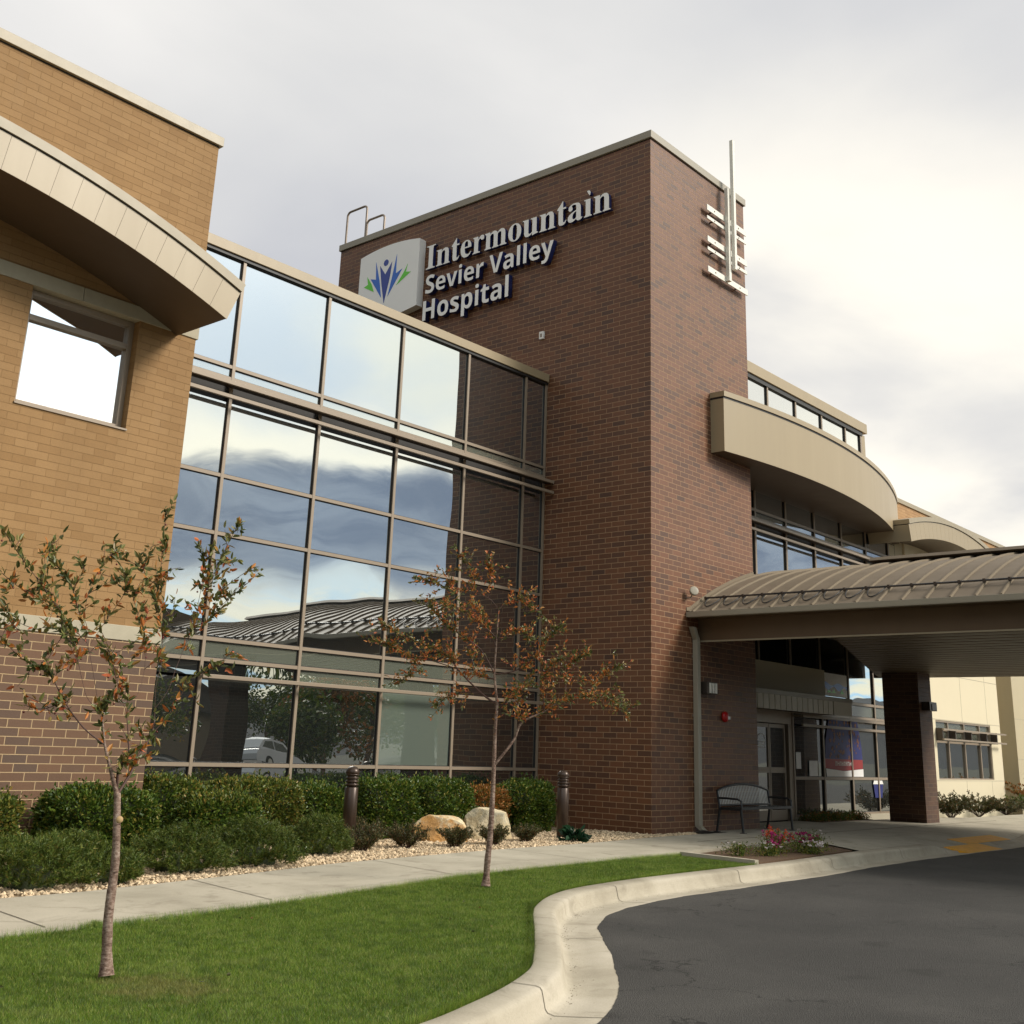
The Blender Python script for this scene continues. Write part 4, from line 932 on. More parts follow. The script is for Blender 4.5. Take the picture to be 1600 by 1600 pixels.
GLYPHS = {
 'serif': {
  'I': [[13, 0, 13, 17, 50, 26, 61, 32, 69, 42, 74, 56, 74, 405, 70, 419, 63, 427, 36, 437, 13, 439, 13, 455, 244, 455, 244, 439, 207, 433, 196, 427, 188, 419, 184, 405, 185, 53, 192, 37, 206, 26, 246, 17, 246, 0]],
  'a': [[255, -10, 226, -5, 208, 10, 200, 35, 168, 11, 133, -4, 95, -9, 74, -6, 55, 0, 40, 11, 29, 26, 22, 43, 20, 63, 25, 91, 39, 115, 63, 136, 98, 155, 143, 173, 199, 190, 197, 258, 193, 272, 187, 282, 177, 290, 148, 296, 123, 293, 109, 286, 104, 274, 122, 239, 121, 220, 110, 202, 90, 192, 64, 192, 45, 203, 34, 223, 35, 252, 40, 266, 62, 290, 95, 308, 137, 317, 162, 318, 205, 315, 239, 307, 263, 292, 280, 271, 290, 244, 293, 210, 295, 40, 304, 34, 320, 42, 329, 28, 306, 7, 281, -6], [151, 34, 174, 41, 199, 63, 199, 169, 154, 151, 127, 123, 118, 84, 122, 56, 133, 39]],
  'e': [[154, -10, 129, -8, 106, -1, 85, 10, 66, 26, 50, 45, 37, 69, 27, 95, 21, 125, 19, 157, 21, 187, 28, 215, 38, 240, 51, 263, 68, 282, 87, 298, 109, 309, 132, 316, 157, 318, 193, 314, 224, 301, 249, 280, 268, 251, 279, 216, 283, 166, 117, 166, 127, 97, 154, 56, 199, 42, 225, 47, 248, 62, 270, 86, 285, 73, 248, 27, 205, -1], [116, 192, 201, 192, 198, 261, 193, 277, 186, 288, 175, 295, 161, 297, 136, 286, 121, 255]],
  'i': [[75, 457, 101, 463, 126, 457, 145, 438, 151, 412, 145, 387, 126, 368], [18, 0, 18, 16, 39, 21, 49, 32, 52, 56, 50, 278, 41, 289, 20, 293, 21, 310, 148, 310, 149, 43, 154, 26, 168, 18, 180, 16, 180, 0]],
  'm': [[18, 0, 18, 16, 39, 21, 49, 33, 52, 56, 52, 266, 46, 284, 31, 293, 19, 294, 19, 310, 146, 310, 146, 265, 173, 294, 204, 312, 237, 318, 277, 312, 305, 293, 320, 261, 348, 293, 381, 312, 418, 318, 465, 306, 494, 271, 504, 212, 504, 43, 510, 26, 524, 17, 536, 16, 536, 0, 377, 0, 377, 16, 397, 21, 407, 34, 410, 56, 409, 234, 404, 258, 398, 265, 389, 270, 377, 271, 358, 268, 341, 256, 324, 237, 325, 44, 331, 26, 345, 18, 356, 16, 356, 0, 199, 0, 199, 16, 219, 21, 229, 34, 232, 56, 231, 233, 226, 258, 220, 265, 211, 270, 199, 271, 180, 267, 162, 255, 146, 235, 147, 44, 152, 27, 166, 18, 177, 16, 177, 0]],
  'n': [[18, 0, 18, 16, 39, 21, 49, 33, 52, 56, 52, 266, 46, 284, 31, 293, 19, 294, 19, 310, 148, 310, 148, 267, 175, 296, 207, 313, 243, 318, 292, 306, 321, 271, 330, 212, 331, 43, 337, 26, 352, 17, 363, 16, 363, 0, 202, 0, 202, 16, 223, 21, 232, 34, 235, 56, 234, 234, 229, 258, 223, 265, 215, 270, 203, 271, 183, 267, 164, 255, 148, 235, 148, 43, 154, 26, 168, 17, 180, 16, 180, 0]],
  'o': [[169, -10, 140, -8, 114, -1, 90, 11, 69, 27, 52, 47, 38, 70, 27, 96, 21, 124, 19, 154, 21, 184, 27, 213, 38, 239, 52, 262, 69, 281, 90, 297, 114, 309, 140, 316, 168, 318, 196, 316, 222, 309, 245, 298, 266, 282, 283, 263, 298, 240, 308, 214, 315, 185, 317, 154, 315, 123, 308, 94, 298, 69, 284, 46, 266, 26, 245, 11, 222, -1, 197, -8], [169, 11, 186, 14, 199, 24, 212, 50, 220, 154, 214, 245, 208, 271, 198, 286, 185, 296, 169, 299, 151, 296, 138, 286, 128, 271, 122, 245, 118, 103, 125, 50, 138, 24, 152, 14]],
  'r': [[18, 0, 18, 16, 39, 21, 49, 32, 52, 56, 52, 267, 46, 285, 32, 292, 20, 293, 21, 310, 146, 310, 146, 252, 172, 288, 203, 311, 218, 316, 250, 317, 264, 312, 275, 304, 283, 293, 289, 266, 284, 243, 270, 228, 248, 222, 229, 226, 202, 255, 189, 260, 179, 258, 162, 241, 155, 228, 149, 192, 150, 42, 159, 25, 180, 18, 197, 16, 197, 0]],
  't': [[124, -9, 99, -7, 80, -1, 66, 10, 56, 26, 50, 46, 48, 279, 20, 279, 20, 300, 105, 389, 129, 424, 144, 424, 144, 310, 208, 310, 208, 279, 144, 279, 147, 59, 154, 45, 168, 40, 183, 44, 195, 56, 206, 75, 222, 66, 198, 24, 165, -1]],
  'u': [[131, -10, 103, -7, 81, 2, 65, 17, 54, 38, 48, 65, 45, 262, 39, 282, 33, 289, 11, 294, 11, 310, 142, 310, 143, 63, 151, 46, 166, 37, 177, 36, 196, 39, 213, 49, 228, 66, 228, 263, 221, 283, 214, 289, 189, 294, 189, 310, 324, 310, 325, 56, 331, 39, 347, 31, 360, 30, 360, 13, 321, 10, 277, 3, 228, -10, 228, 40, 202, 13, 169, -4]],
 },
 'sans': {
  'H': [[60, 0, 60, 480, 162, 480, 162, 291, 352, 291, 352, 480, 453, 480, 453, 0, 352, 0, 352, 207, 162, 207, 162, 0]],
  'S': [[167, -7, 118, -4, 73, 6, 31, 22, 31, 117, 126, 83, 175, 77, 197, 79, 215, 84, 228, 92, 237, 102, 242, 114, 244, 128, 241, 145, 232, 160, 198, 183, 101, 233, 66, 265, 48, 293, 38, 329, 36, 350, 41, 390, 56, 423, 80, 450, 113, 470, 152, 482, 199, 486, 247, 482, 317, 463, 341, 453, 308, 373, 232, 398, 195, 402, 163, 396, 151, 388, 143, 378, 137, 367, 136, 353, 138, 337, 146, 324, 176, 302, 271, 253, 305, 227, 329, 196, 337, 178, 343, 133, 338, 93, 323, 59, 297, 31, 262, 10, 219, -2]],
  'V': [[163, 0, 0, 480, 103, 480, 218, 89, 243, 194, 334, 480, 437, 480, 273, 0]],
  'a': [[142, -7, 111, -4, 84, 6, 60, 22, 43, 44, 32, 73, 28, 109, 33, 145, 46, 174, 69, 196, 101, 212, 142, 222, 256, 228, 254, 262, 249, 276, 241, 287, 229, 294, 199, 300, 146, 292, 95, 273, 62, 341, 105, 359, 152, 370, 203, 374, 248, 371, 286, 360, 316, 342, 338, 317, 351, 285, 355, 244, 355, 0, 285, 0, 266, 50, 263, 50, 231, 17, 214, 7, 194, -1], [200, 69, 218, 75, 234, 86, 246, 100, 253, 118, 256, 170, 188, 166, 166, 160, 150, 151, 139, 139, 133, 125, 132, 95, 137, 84, 154, 71]],
  'e': [[183, -4, 151, 2, 121, 14, 95, 30, 73, 50, 54, 76, 41, 106, 33, 141, 30, 181, 33, 221, 40, 257, 52, 288, 69, 314, 89, 335, 113, 352, 140, 364, 170, 371, 203, 373, 251, 369, 291, 354, 324, 330, 348, 297, 363, 256, 368, 207, 368, 158, 132, 158, 135, 132, 143, 110, 157, 92, 175, 79, 197, 71, 246, 69, 307, 80, 347, 97, 347, 19, 290, 0], [134, 225, 274, 225, 272, 246, 266, 265, 257, 280, 243, 293, 226, 300, 204, 302, 186, 300, 170, 294, 156, 283, 145, 269, 138, 249]],
  'i': [[64, 423, 55, 432, 50, 445, 50, 478, 55, 491, 64, 500, 88, 509, 117, 509, 141, 500, 150, 491, 155, 478, 155, 445, 150, 432, 141, 423, 117, 414], [52, 0, 52, 367, 152, 367, 152, 0]],
  'l': [[52, 0, 52, 510, 152, 510, 152, 0]],
  'o': [[207, -7, 174, -4, 144, 3, 116, 15, 91, 32, 70, 54, 53, 80, 40, 111, 33, 145, 30, 184, 36, 240, 51, 287, 78, 324, 114, 352, 157, 368, 209, 373, 242, 371, 272, 364, 300, 351, 325, 334, 346, 313, 363, 287, 375, 257, 383, 223, 385, 184, 380, 128, 364, 81, 337, 43, 302, 15, 258, -1], [208, 74, 232, 77, 251, 86, 266, 102, 276, 123, 281, 151, 283, 184, 281, 217, 276, 244, 266, 266, 251, 281, 232, 290, 208, 293, 184, 290, 164, 281, 150, 266, 140, 244, 134, 217, 132, 184, 134, 151, 140, 123, 150, 102, 164, 86, 184, 77]],
  'p': [[52, -161, 52, 367, 134, 367, 148, 319, 152, 319, 177, 346, 210, 366, 232, 372, 257, 373, 295, 368, 328, 352, 357, 325, 378, 288, 391, 241, 395, 184, 390, 127, 377, 79, 355, 42, 326, 15, 293, -1, 254, -7, 229, -5, 208, 0, 176, 18, 152, 40, 147, 40, 152, -13, 152, -161], [226, 75, 247, 78, 263, 87, 276, 103, 286, 125, 291, 152, 293, 185, 285, 245, 262, 281, 224, 293, 201, 291, 183, 283, 170, 269, 161, 250, 155, 226, 152, 185, 154, 152, 159, 125, 168, 103, 182, 87, 201, 78]],
  'r': [[52, 0, 52, 367, 128, 367, 143, 305, 148, 305, 175, 339, 192, 353, 212, 364, 234, 371, 291, 371, 283, 277, 254, 280, 221, 276, 190, 264, 167, 242, 159, 227, 154, 208, 152, 0]],
  's': [[31, 15, 31, 97, 95, 75, 155, 66, 187, 70, 204, 82, 210, 98, 204, 115, 169, 138, 74, 185, 49, 207, 35, 235, 30, 271, 35, 303, 48, 328, 70, 348, 99, 362, 134, 371, 198, 373, 261, 361, 304, 345, 274, 273, 207, 296, 174, 300, 149, 297, 135, 289, 130, 275, 135, 260, 261, 196, 286, 175, 303, 147, 308, 109, 304, 75, 291, 46, 269, 23, 238, 7, 199, -3]],
  't': [[103, 13, 90, 25, 78, 41, 70, 61, 65, 86, 63, 291, 15, 291, 15, 334, 71, 367, 99, 445, 163, 445, 163, 367, 266, 367, 266, 291, 163, 291, 165, 102, 175, 84, 195, 74, 270, 85, 270, 10, 214, -4]],
  'v': [[140, 0, 0, 367, 105, 367, 185, 119, 189, 83, 192, 83, 200, 132, 277, 367, 382, 367, 242, 0]],
  'y': [[23, -156, 23, -77, 62, -81, 82, -78, 99, -72, 112, -61, 133, -32, 146, 3, 0, 367, 109, 367, 188, 119, 191, 97, 193, 97, 207, 161, 275, 367, 382, 367, 227, -47, 211, -82, 191, -110, 166, -133, 138, -148, 107, -158]],
 },
}
ADV = {'Intermountain': [0, 261, 641, 870, 1171, 1458, 2012, 2349, 2723, 3104, 3332, 3676, 3874], 'Sevier Valley': [0, 370, 767, 1149, 1354, 1751, None, 2230, 2667, 3073, 3277, 3482, 3879], 'Hospital': [0, 514, 929, 1263, 1688, 1893, 2185, 2590]}
# ------------------------------------------------------------------ lettering on the tower
def glyph_obj(key, sx, sz, y0, z0, x_face, depth, parent, mirror=False):
    """one channel letter: pale face, navy returns; reads left to right when seen from -x"""
    cu = bpy.data.curves.new('letter', 'CURVE'); cu.dimensions = '2D'; cu.fill_mode = 'BOTH'; cu.extrude = depth / 2
    for L in key:
        sp = cu.splines.new('POLY'); n = len(L) // 2; sp.points.add(n - 1)
        for i in range(n): sp.points[i].co = (L[2 * i] * sx / 1000.0, L[2 * i + 1] * sz / 1000.0, 0, 1)
        sp.use_cyclic_u = True
    tmp = bpy.data.objects.new('tmp', cu); C.objects.link(tmp); bpy.context.view_layer.update()
    me = bpy.data.meshes.new_from_object(tmp.evaluated_get(bpy.context.evaluated_depsgraph_get()))
    bpy.data.objects.remove(tmp); bpy.data.curves.remove(cu)
    me.materials.clear(); me.materials.append(M['letter_face']); me.materials.append(M['letter_side'])
    # local (x right, y up, z out) -> world (-y, z, -x)
    for v in me.vertices:
        a, b_, c_ = v.co; v.co = (x_face + depth / 2 - c_, y0 - a, z0 + b_)
    me.update()
    for p in me.polygons: p.material_index = 0 if (p.normal.x < -0.9 and p.center.x < x_face + 0.01) else 1
    me.name = 'letter'
    o = link('letter', me, parent)
    return o
def word(name, label, text, pre, y_l, y_r, z_base, cap_h, cap_units, depth, x_back):
    keys = [(ch if ch != ' ' else None) for ch in text]; G = GLYPHS[pre]
    adv = ADV[text]; last = keys[-1]
    def ext(k): xs = [v for L in G[k] for v in L[0::2]]; return min(xs), max(xs)
    lo = ext(keys[0])[0]; hi = adv[-1] + ext(last)[1]
    sx = (y_l - y_r) / (hi - lo) * 1000.0; sz = cap_h / cap_units * 1000.0
    t = thing(name, label, 'sign lettering', (-0.1, (y_l + y_r) / 2, z_base), 'raised letters of the hospital name on the brick tower')
    for k, a in zip(keys, adv):
        if k is None: continue
        glyph_obj(G[k], sx, sz, y_l - (a - lo) * sx / 1000.0, z_base, x_back - depth, depth, t)
    return t
word('wall_lettering', 'raised white serif letters reading Intermountain high on the dark side of the brick tower', 'Intermountain', 'serif', 6.40, 0.93, 12.39, 0.61, 455, 0.09, -0.03)
word('wall_lettering', 'raised white bold letters reading Sevier Valley, the middle line on the brick tower', 'Sevier Valley', 'sans', 6.33, 2.42, 11.73, 0.46, 480, 0.13, -0.03)
word('wall_lettering', 'raised white bold letters reading Hospital, the lowest line on the brick tower', 'Hospital', 'sans', 6.38, 3.69, 11.05, 0.50, 480, 0.13, -0.03)

# ------------------------------------------------------------------ logo panel
lg = thing('logo_sign', 'white bow-edged sign box with a blue and green leaf figure emblem on the tower', 'sign', (-0.1, 7.6, 12.3))
top = []; bot = []
yl_, yr_ = 8.68, 6.56
for i in range(17):
    t = i / 16; y = yl_ + (yr_ - yl_) * t
    top.append((y, 13.24 + 0.11 * 4 * t * (1 - t))); bot.append((y, 11.49 - 0.10 * 4 * t * (1 - t)))
prof = top + bot[::-1]
pn = MB(); pn.prism(prof, lambda p: (-0.22, p[0], p[1]), lambda p: (-0.01, p[0], p[1])); pn.build('sign_panel', M['letter_face'], lg, bevel=0.006)
EM = [('leaf_figure', 'navy', [(7.93, 12.85), (7.72, 12.57), (7.50, 12.86), (7.55, 12.45), (7.71, 11.80), (7.84, 12.35)]),
      ('left_wing', 'blue', [(8.25, 12.57), (8.05, 12.51), (8.085, 12.99), (7.91, 12.42), (7.82, 11.97)]),
      ('right_wing', 'blue', [(7.34, 13.02), (7.34, 12.50), (7.12, 12.58), (7.59, 11.95), (7.46, 12.46)]),
      ('leaf', 'green', [(8.38, 12.66), (8.20, 12.42), (8.10, 12.19), (8.48, 12.40), (8.335, 12.445)]),
      ('leaf', 'green', [(6.93, 12.66), (6.99, 12.46), (6.81, 12.42), (7.30, 12.18), (7.06, 12.46)])]
for nm, mt, P in EM:
    e_ = MB(); e_.prism(P, lambda p: (-0.226, p[0], p[1]), lambda p: (-0.2195, p[0], p[1])); e_.build({'left_wing': 'emblem_leaf', 'right_wing': 'emblem_leaf', 'leaf': 'emblem_leaf', 'leaf_figure': 'emblem_figure'}[nm], M[mt], lg)
e_ = MB(); e_.prism([(7.715 + 0.085 * math.cos(a * math.pi / 12), 12.885 + 0.085 * math.sin(a * math.pi / 12)) for a in range(24)], lambda p: (-0.226, p[0], p[1]), lambda p: (-0.2195, p[0], p[1])); e_.build('emblem_head', M['navy'], lg)

# ------------------------------------------------------------------ things on the tower
ma = thing('metal_sculpture', 'steel sculpture of a tall pole crossing five horizontal bars on the tower', 'sculpture', (2.9, -0.2, 12))
for (z0, z1) in ((12.95, 13.09), (12.74, 12.82), (12.19, 12.33), (11.99, 12.07), (11.47, 11.61)):
    b = MB(); b.box(2.07, 3.80, -0.125, -0.100, z0, z1); o = b.build('bar', M['steel'], ma, bevel=0.004)
    s = MB()
    for x in (2.38, 3.45): 
        s.tube([(x, -0.132, (z0 + z1) / 2), (x, -0.124, (z0 + z1) / 2)], 0.018, 8, 0); s.tube([(x, -0.096, (z0 + z1) / 2), (x, 0.0, (z0 + z1) / 2)], 0.02, 8, 0)
    s.build('bolt', M['dark_metal'], o)
b = MB(); b.box(2.82, 2.92, -0.22, -0.130, 11.49, 13.78); b.build('back_post', M['steel'], ma, bevel=0.004)
b = MB(); b.box(2.93, 3.02, -0.31, -0.225, 11.78, 15.02); b.build('pole', M['steel'], ma, bevel=0.004)
rl = thing('roof_handrail', 'two looped grey ladder handrails standing on the far corner of the tower roof', 'handrail', (0.5, 9.5, 13.9))
def loop(ya, yb, zt, name):
    r = 0.12; pts = [(0.5, ya, 13.8), (0.5, ya, zt - r)]
    s = 1 if yb > ya else -1
    for k in range(1, 6): a = k / 6 * math.pi / 2; pts.append((0.5, ya + s * r * (1 - math.cos(a)), zt - r + r * math.sin(a)))
    pts += [(0.5, ya + s * r, zt), (0.5, yb - s * r, zt)]
    for k in range(1, 6): a = k / 6 * math.pi / 2; pts.append((0.5, yb - s * r * (1 - math.sin(a)), zt - r + r * math.cos(a)))
    pts += [(0.5, yb, zt - r), (0.5, yb, 13.8)]
    t = MB(); t.tube(pts, 0.03, 10); t.build(name, M['steel_dark'], rl)
loop(10.20, 9.42, 15.27, 'tall_loop'); loop(9.38, 8.70, 14.80, 'short_loop')
jb = MB(); jb.box(-0.05, -0.001, 2.73, 2.85, 9.88, 10.05); jb.box(-0.054, -0.05, 2.77, 2.82, 9.92, 10.0, 1)
tag(jb.build('junction_box', [M['white'], M['steel_dark']], bevel=0.003, origin=(-0.02, 2.79, 9.96)), 'tiny pale junction box fixed to the dark tower brick below the lettering', 'junction box')

# wall lights
def wall_lamp(x, y, z, label):
    t = thing('wall_lamp', label, 'wall lamp', (x, y, z), 'box wall lamps at the entrance')
    b = MB(); b.box(x, x + 0.10, y - 0.04, y - 0.001, z - 0.11, z + 0.11); b.box(x + 0.02, x + 0.40, y - 0.17, y - 0.04, z - 0.115, z + 0.115); b.build('housing', M['dark_metal'], t, bevel=0.005)
    for k in range(3):
        b = MB(); b.box(x + 0.10 + k * 0.105, x + 0.165 + k * 0.105, y - 0.185, y - 0.168, z - 0.095, z + 0.095); b.build('louvre', M['steel'], t, bevel=0.003)
    return t
wall_lamp(1.66, -0.001, 2.63, 'dark louvred wall lamp on the tower brick above the bench')
def col_lamp(x, y, z, label):
    t = thing('wall_lamp', label, 'wall lamp', (x, y, z), 'box wall lamps at the entrance')
    b = MB(); b.box(x - 0.12, x + 0.34, y - 0.20, y - 0.001, z - 0.10, z + 0.11); b.build('housing', M['dark_metal'], t, bevel=0.006)
    b = MB(); b.box(x + 0.0, x + 0.30, y - 0.215, y - 0.198, z - 0.08, z + 0.06); b.build('louvre', M['bronze'], t); return t
col_lamp(10.55, -0.951, 2.70, 'dark box lamp on the front of the brick canopy column')
al = thing('alarm_strobe', 'round red fire alarm horn strobe on the tower brick above the bench', 'alarm', (2.58, -0.05, 2.12))
pts = [(0.0, 0.0), (0.095, 0.0), (0.105, 0.012), (0.10, 0.05), (0.07, 0.075), (0.0, 0.08)]
def lathe_y(mb, prof, c, n=24, m=0):
    vs = []
    for (r, h) in prof:
        for k in range(n):
            a = 2 * math.pi * k / n; vs.append((c[0] + r * math.cos(a), c[1] - h, c[2] + r * math.sin(a)))
    fs = [(i * n + k, i * n + (k + 1) % n, (i + 1) * n + (k + 1) % n, (i + 1) * n + k) for i in range(len(prof) - 1) for k in range(n)]
    mb.add(vs, fs, m, True)
b = MB(); lathe_y(b, pts, (2.58, -0.002, 2.12)); b.build('housing', M['red'], al)
b = MB(); b.box(2.60, 2.66, -0.105, -0.062, 2.07, 2.13); b.build('strobe_lens', M['lens'], al, bevel=0.006)
fl_ = thing('flood_light', 'small round spotlight on the tower beside the canopy roof edge', 'spotlight', (1.24, -0.12, 4.38))
b = MB(); b.tube([(1.22, -0.001, 4.30), (1.22, -0.10, 4.30), (1.24, -0.14, 4.38)], 0.014, 8); b.build('arm', M['steel_dark'], fl_)
b = MB(); b.lathe([(0.0, -0.07), (0.05, -0.065), (0.085, 0.0), (0.09, 0.05), (0.075, 0.055), (0.0, 0.05)], (0, 0, 0), 20)
R_ = Vector((-0.55, -0.75, 0.25)).to_track_quat('Z', 'Y').to_matrix()
b.v = [tuple(R_ @ Vector(p) + Vector((1.25, -0.15, 4.42))) for p in b.v]; b.build('lamp_head', M['coping_dark'], fl_)
ds = thing('downspout', 'square grey downspout running down the tower corner from the canopy gutter', 'downspout', (1.48, -0.08, 0))
b = MB(); b.box(1.42, 1.54, -0.115, -0.012, 0.12, 3.52); b.add([(1.42, -0.115, 3.52), (1.54, -0.115, 3.52), (1.54, -0.012, 3.52), (1.42, -0.012, 3.52), (1.25, -0.135, 3.75), (1.37, -0.135, 3.75), (1.37, -0.032, 3.75), (1.25, -0.032, 3.75)], [(0, 1, 5, 4), (1, 2, 6, 5), (2, 3, 7, 6), (3, 0, 4, 7), (4, 5, 6, 7)])
b.build('pipe', M['coping_dark'], ds, bevel=0.006)
b = MB(); b.add([(1.42, -0.115, 0.12), (1.54, -0.115, 0.12), (1.54, -0.012, 0.12), (1.42, -0.012, 0.12), (1.43, -0.23, 0.03), (1.55, -0.23, 0.03), (1.55, -0.19, -0.005), (1.43, -0.19, -0.005)], [(0, 4, 5, 1), (1, 5, 6, 2), (2, 6, 7, 3), (3, 7, 4, 0), (4, 7, 6, 5)]); b.build('outlet', M['coping_dark'], ds)
b = MB()
for z in (0.9, 2.1, 3.2): b.box(1.40, 1.56, -0.012, -0.002, z - 0.02, z + 0.02)
b.build('strap', M['steel_dark'], ds)
sb = MB(); sb.grid(lambda u, v: (1.52 + 0.95 * (u - .5) * (1 - 0.25 * v), -0.24 + 0.30 * (v - .5), 0.018 + 0.045 * math.exp(-((u - .3) ** 2) * 18) * math.sin(math.pi * v)), 18, 8)
tag(sb.build('drain_mat', M['gasket'], origin=(1.5, -0.25, 0.01)), 'crumpled dark drain mat on the ground at the foot of the downspout', 'drain mat')

# things in the entrance windows
bn = thing('banner', 'blue banner scattered with orange leaves above a red lettered strip in the entrance window', 'banner', (10.2, 1.0, 1.7))
YB = 0.996 + 0.012
def win_sheet(poly, y, mat, parent, name):
    mb = MB(); mb.prism(poly, lambda p: (p[0], y, p[1]), lambda p: (p[0], y + 0.003, p[1])); return mb.build(name, mat, parent)
y_ = 1.020
win_sheet([(9.16, 1.40), (11.30, 1.40), (11.26, 1.75), (11.08, 2.36), (9.42, 2.36), (9.2, 1.8)], y_, M['banner_blue'], bn, 'cloth')
r = random.Random(8); lf = MB()
for k in range(60):
    x = r.uniform(9.3, 11.15); z = r.uniform(1.44, 2.3)
    if x < 9.2 + (z - 1.4) * 0.23 or x > 11.3 - (z - 1.4) * 0.22: continue
    a0 = r.uniform(0, 6.28); s = r.uniform(0.03, 0.075); pts = []; lf = MB()
    for q in range(10): rr = s * (1 if q % 2 == 0 else r.uniform(.4, .65)); pts.append((x + rr * math.cos(a0 + q * .628), z + rr * math.sin(a0 + q * .628)))
    lf.prism(pts, lambda p: (p[0], y_ - 0.003, p[1]), lambda p: (p[0], y_ + 0.001, p[1])); lf.build('leaf_print', M['banner_orange'], bn)
win_sheet([(9.14, 1.18), (10.2, 1.12), (11.30, 1.18), (11.30, 1.395), (9.14, 1.395)], y_, M['banner_red'], bn, 'red_strip')
win_sheet([(9.20, 0.985), (11.32, 0.985), (11.32, 1.17), (10.2, 1.115), (9.18, 1.17)], y_ + 0.001, M['paper'], bn, 'lower_strip')
lt = MB()
x = 9.7
for k in range(9):
    w_ = r.uniform(0.06, 0.10)
    for (a, b_, c0, c1) in ((0, .02, 0, .1), (w_ - .02, w_, 0, .1), (0.02, w_ - .02, .042, .062) if k % 2 else (0.02, w_ - .02, .08, .1)): lt.box(x + a, x + b_, y_ - 0.004, y_, 1.24 + c0, 1.24 + c1)
    x += w_ + 0.035
lt.build('strip_lettering', M['paper'], bn)
ps = thing('window_poster', 'white poster with a blue wave and green mountains high in the entrance window', 'poster', (9.85, 1.0, 3.1))
win_sheet([(9.12, 2.90), (10.58, 2.90), (10.58, 3.46), (9.12, 3.46)], 1.021, M['paper'], ps, 'sheet')
wv = []; n = 40
up_ = [(9.13 + 1.44 * i / n, 3.20 + 0.035 * math.sin(i / n * 12.0) + 0.08 * math.exp(-i * 0.35)) for i in range(n + 1)]
dn = [(9.13 + 1.44 * i / n, 3.09 + 0.045 * math.sin(i / n * 15.0 + 1.0)) for i in range(n + 1)]
win_sheet(up_ + dn[::-1], 1.017, M['blue'], ps, 'blue_wave')
for cx_, h_ in ((9.55, .12), (9.80, .10), (10.28, .12)):
    win_sheet([(cx_ - .13, 2.985), (cx_ + .12, 2.985), (cx_ + .03, 2.99 + h_ * .6), (cx_, 2.99 + h_)], 1.018, M['green'], ps, 'green_mountain')
nt = MB(); nt.box(7.62, 7.86, 1.018, 1.021, 1.15, 1.52)
tag(nt.build('notice', M['paper'], origin=(7.74, 1.02, 1.33)), 'plain white paper notice taped to the glass beside the sliding door', 'notice')
nt = MB(); nt.box(8.28, 8.72, 1.018, 1.021, 0.99, 1.34)
tag(nt.build('notice', M['paper'], origin=(8.5, 1.02, 1.15)), 'wide white notice on the glass left of the blue banner', 'notice')
bi = thing('recycling_bin', 'blue bin with a white lid seen at the entrance glass beside the column', 'bin', (12.0, 1.0, 0.6))
b = MB(); b.prism([(11.98, 0.47), (12.42, 0.47), (12.50, 0.80), (11.90, 0.80)], lambda p: (p[0], 1.019, p[1]), lambda p: (p[0], 1.023, p[1])); b.build('body', M['banner_blue'], bi)
b = MB(); b.prism([(11.88, 0.805), (12.52, 0.805), (12.46, 0.895), (11.94, 0.895)], lambda p: (p[0], 1.019, p[1]), lambda p: (p[0], 1.023, p[1])); b.build('lid', M['paper'], bi)

# ------------------------------------------------------------------ bench
bc = thing('park_bench', 'black metal bench with an arched back of slats coloured pale for sheen against the brick tower', 'bench', (3.05, -0.4, 0.012))
GX0, GX1, GB, GF, GZ = 2.00, 4.04, -0.14, -0.70, 0.012
def leg(x, front):
    b = MB()
    if front: b.tube([(x, GF + 0.02, GZ), (x, GF + 0.06, GZ + 0.42)], 0.024, 8); b.box(x - .05, x + .05, GF - 0.03, GF + 0.07, GZ, GZ + 0.012)
    else: b.tube([(x, GB + 0.02, GZ), (x, GB - 0.05, GZ + 0.42)], 0.024, 8); b.box(x - .05, x + .05, GB - 0.03, GB + 0.07, GZ, GZ + 0.012)
    b.build('leg', M['black_metal'], bc)
for x in (GX0 + 0.04, GX1 - 0.04): leg(x, True); leg(x, False)
b = MB(); b.box(GX0, GX1, GF + 0.02, GF + 0.06, GZ + 0.41, GZ + 0.455); b.box(GX0, GX1, GB - 0.08, GB - 0.04, GZ + 0.39, GZ + 0.435); b.box(GX0, GX0 + .04, GF + .06, GB - .08, GZ + .395, GZ + .44); b.box(GX1 - .04, GX1, GF + .06, GB - .08, GZ + .395, GZ + .44)
k = 0
while k < 40:
    x = GX0 + 0.06 + k * (GX1 - GX0 - 0.12) / 39; b.add([(x - .011, GF + .035, GZ + .452), (x + .011, GF + .035, GZ + .452), (x + .011, GB - .06, GZ + .432), (x - .011, GB - .06, GZ + .432), (x - .011, GF + .035, GZ + .46), (x + .011, GF + .035, GZ + .46), (x + .011, GB - .06, GZ + .44), (x - .011, GB - .06, GZ + .44)], [(0, 3, 2, 1), (4, 5, 6, 7), (0, 1, 5, 4), (1, 2, 6, 5), (2, 3, 7, 6), (3, 0, 4, 7)]); k += 1
b.build('seat', M['black_metal'], bc)
def bk(t, s):   # back plane: t along, s 0..1 up
    zt = 0.73 + 0.12 * math.sin(math.pi * t) ** 0.8
    z = 0.46 + (zt - 0.46) * s; return (GX0 + 0.03 + (GX1 - GX0 - 0.06) * t, GB - 0.05 + 0.16 * (z - 0.44), GZ + z)
b = MB(); b.tube([bk(i / 24, 1.0) for i in range(25)], 0.022, 8); b.tube([bk(0, -.1), bk(0, 1.0)], 0.022, 8); b.tube([bk(1, -.1), bk(1, 1.0)], 0.022, 8); b.tube([bk(i / 4, 0.03) for i in range(5)], 0.018, 8); bo = b.build('backrest', M['black_metal'], bc)
b = MB()
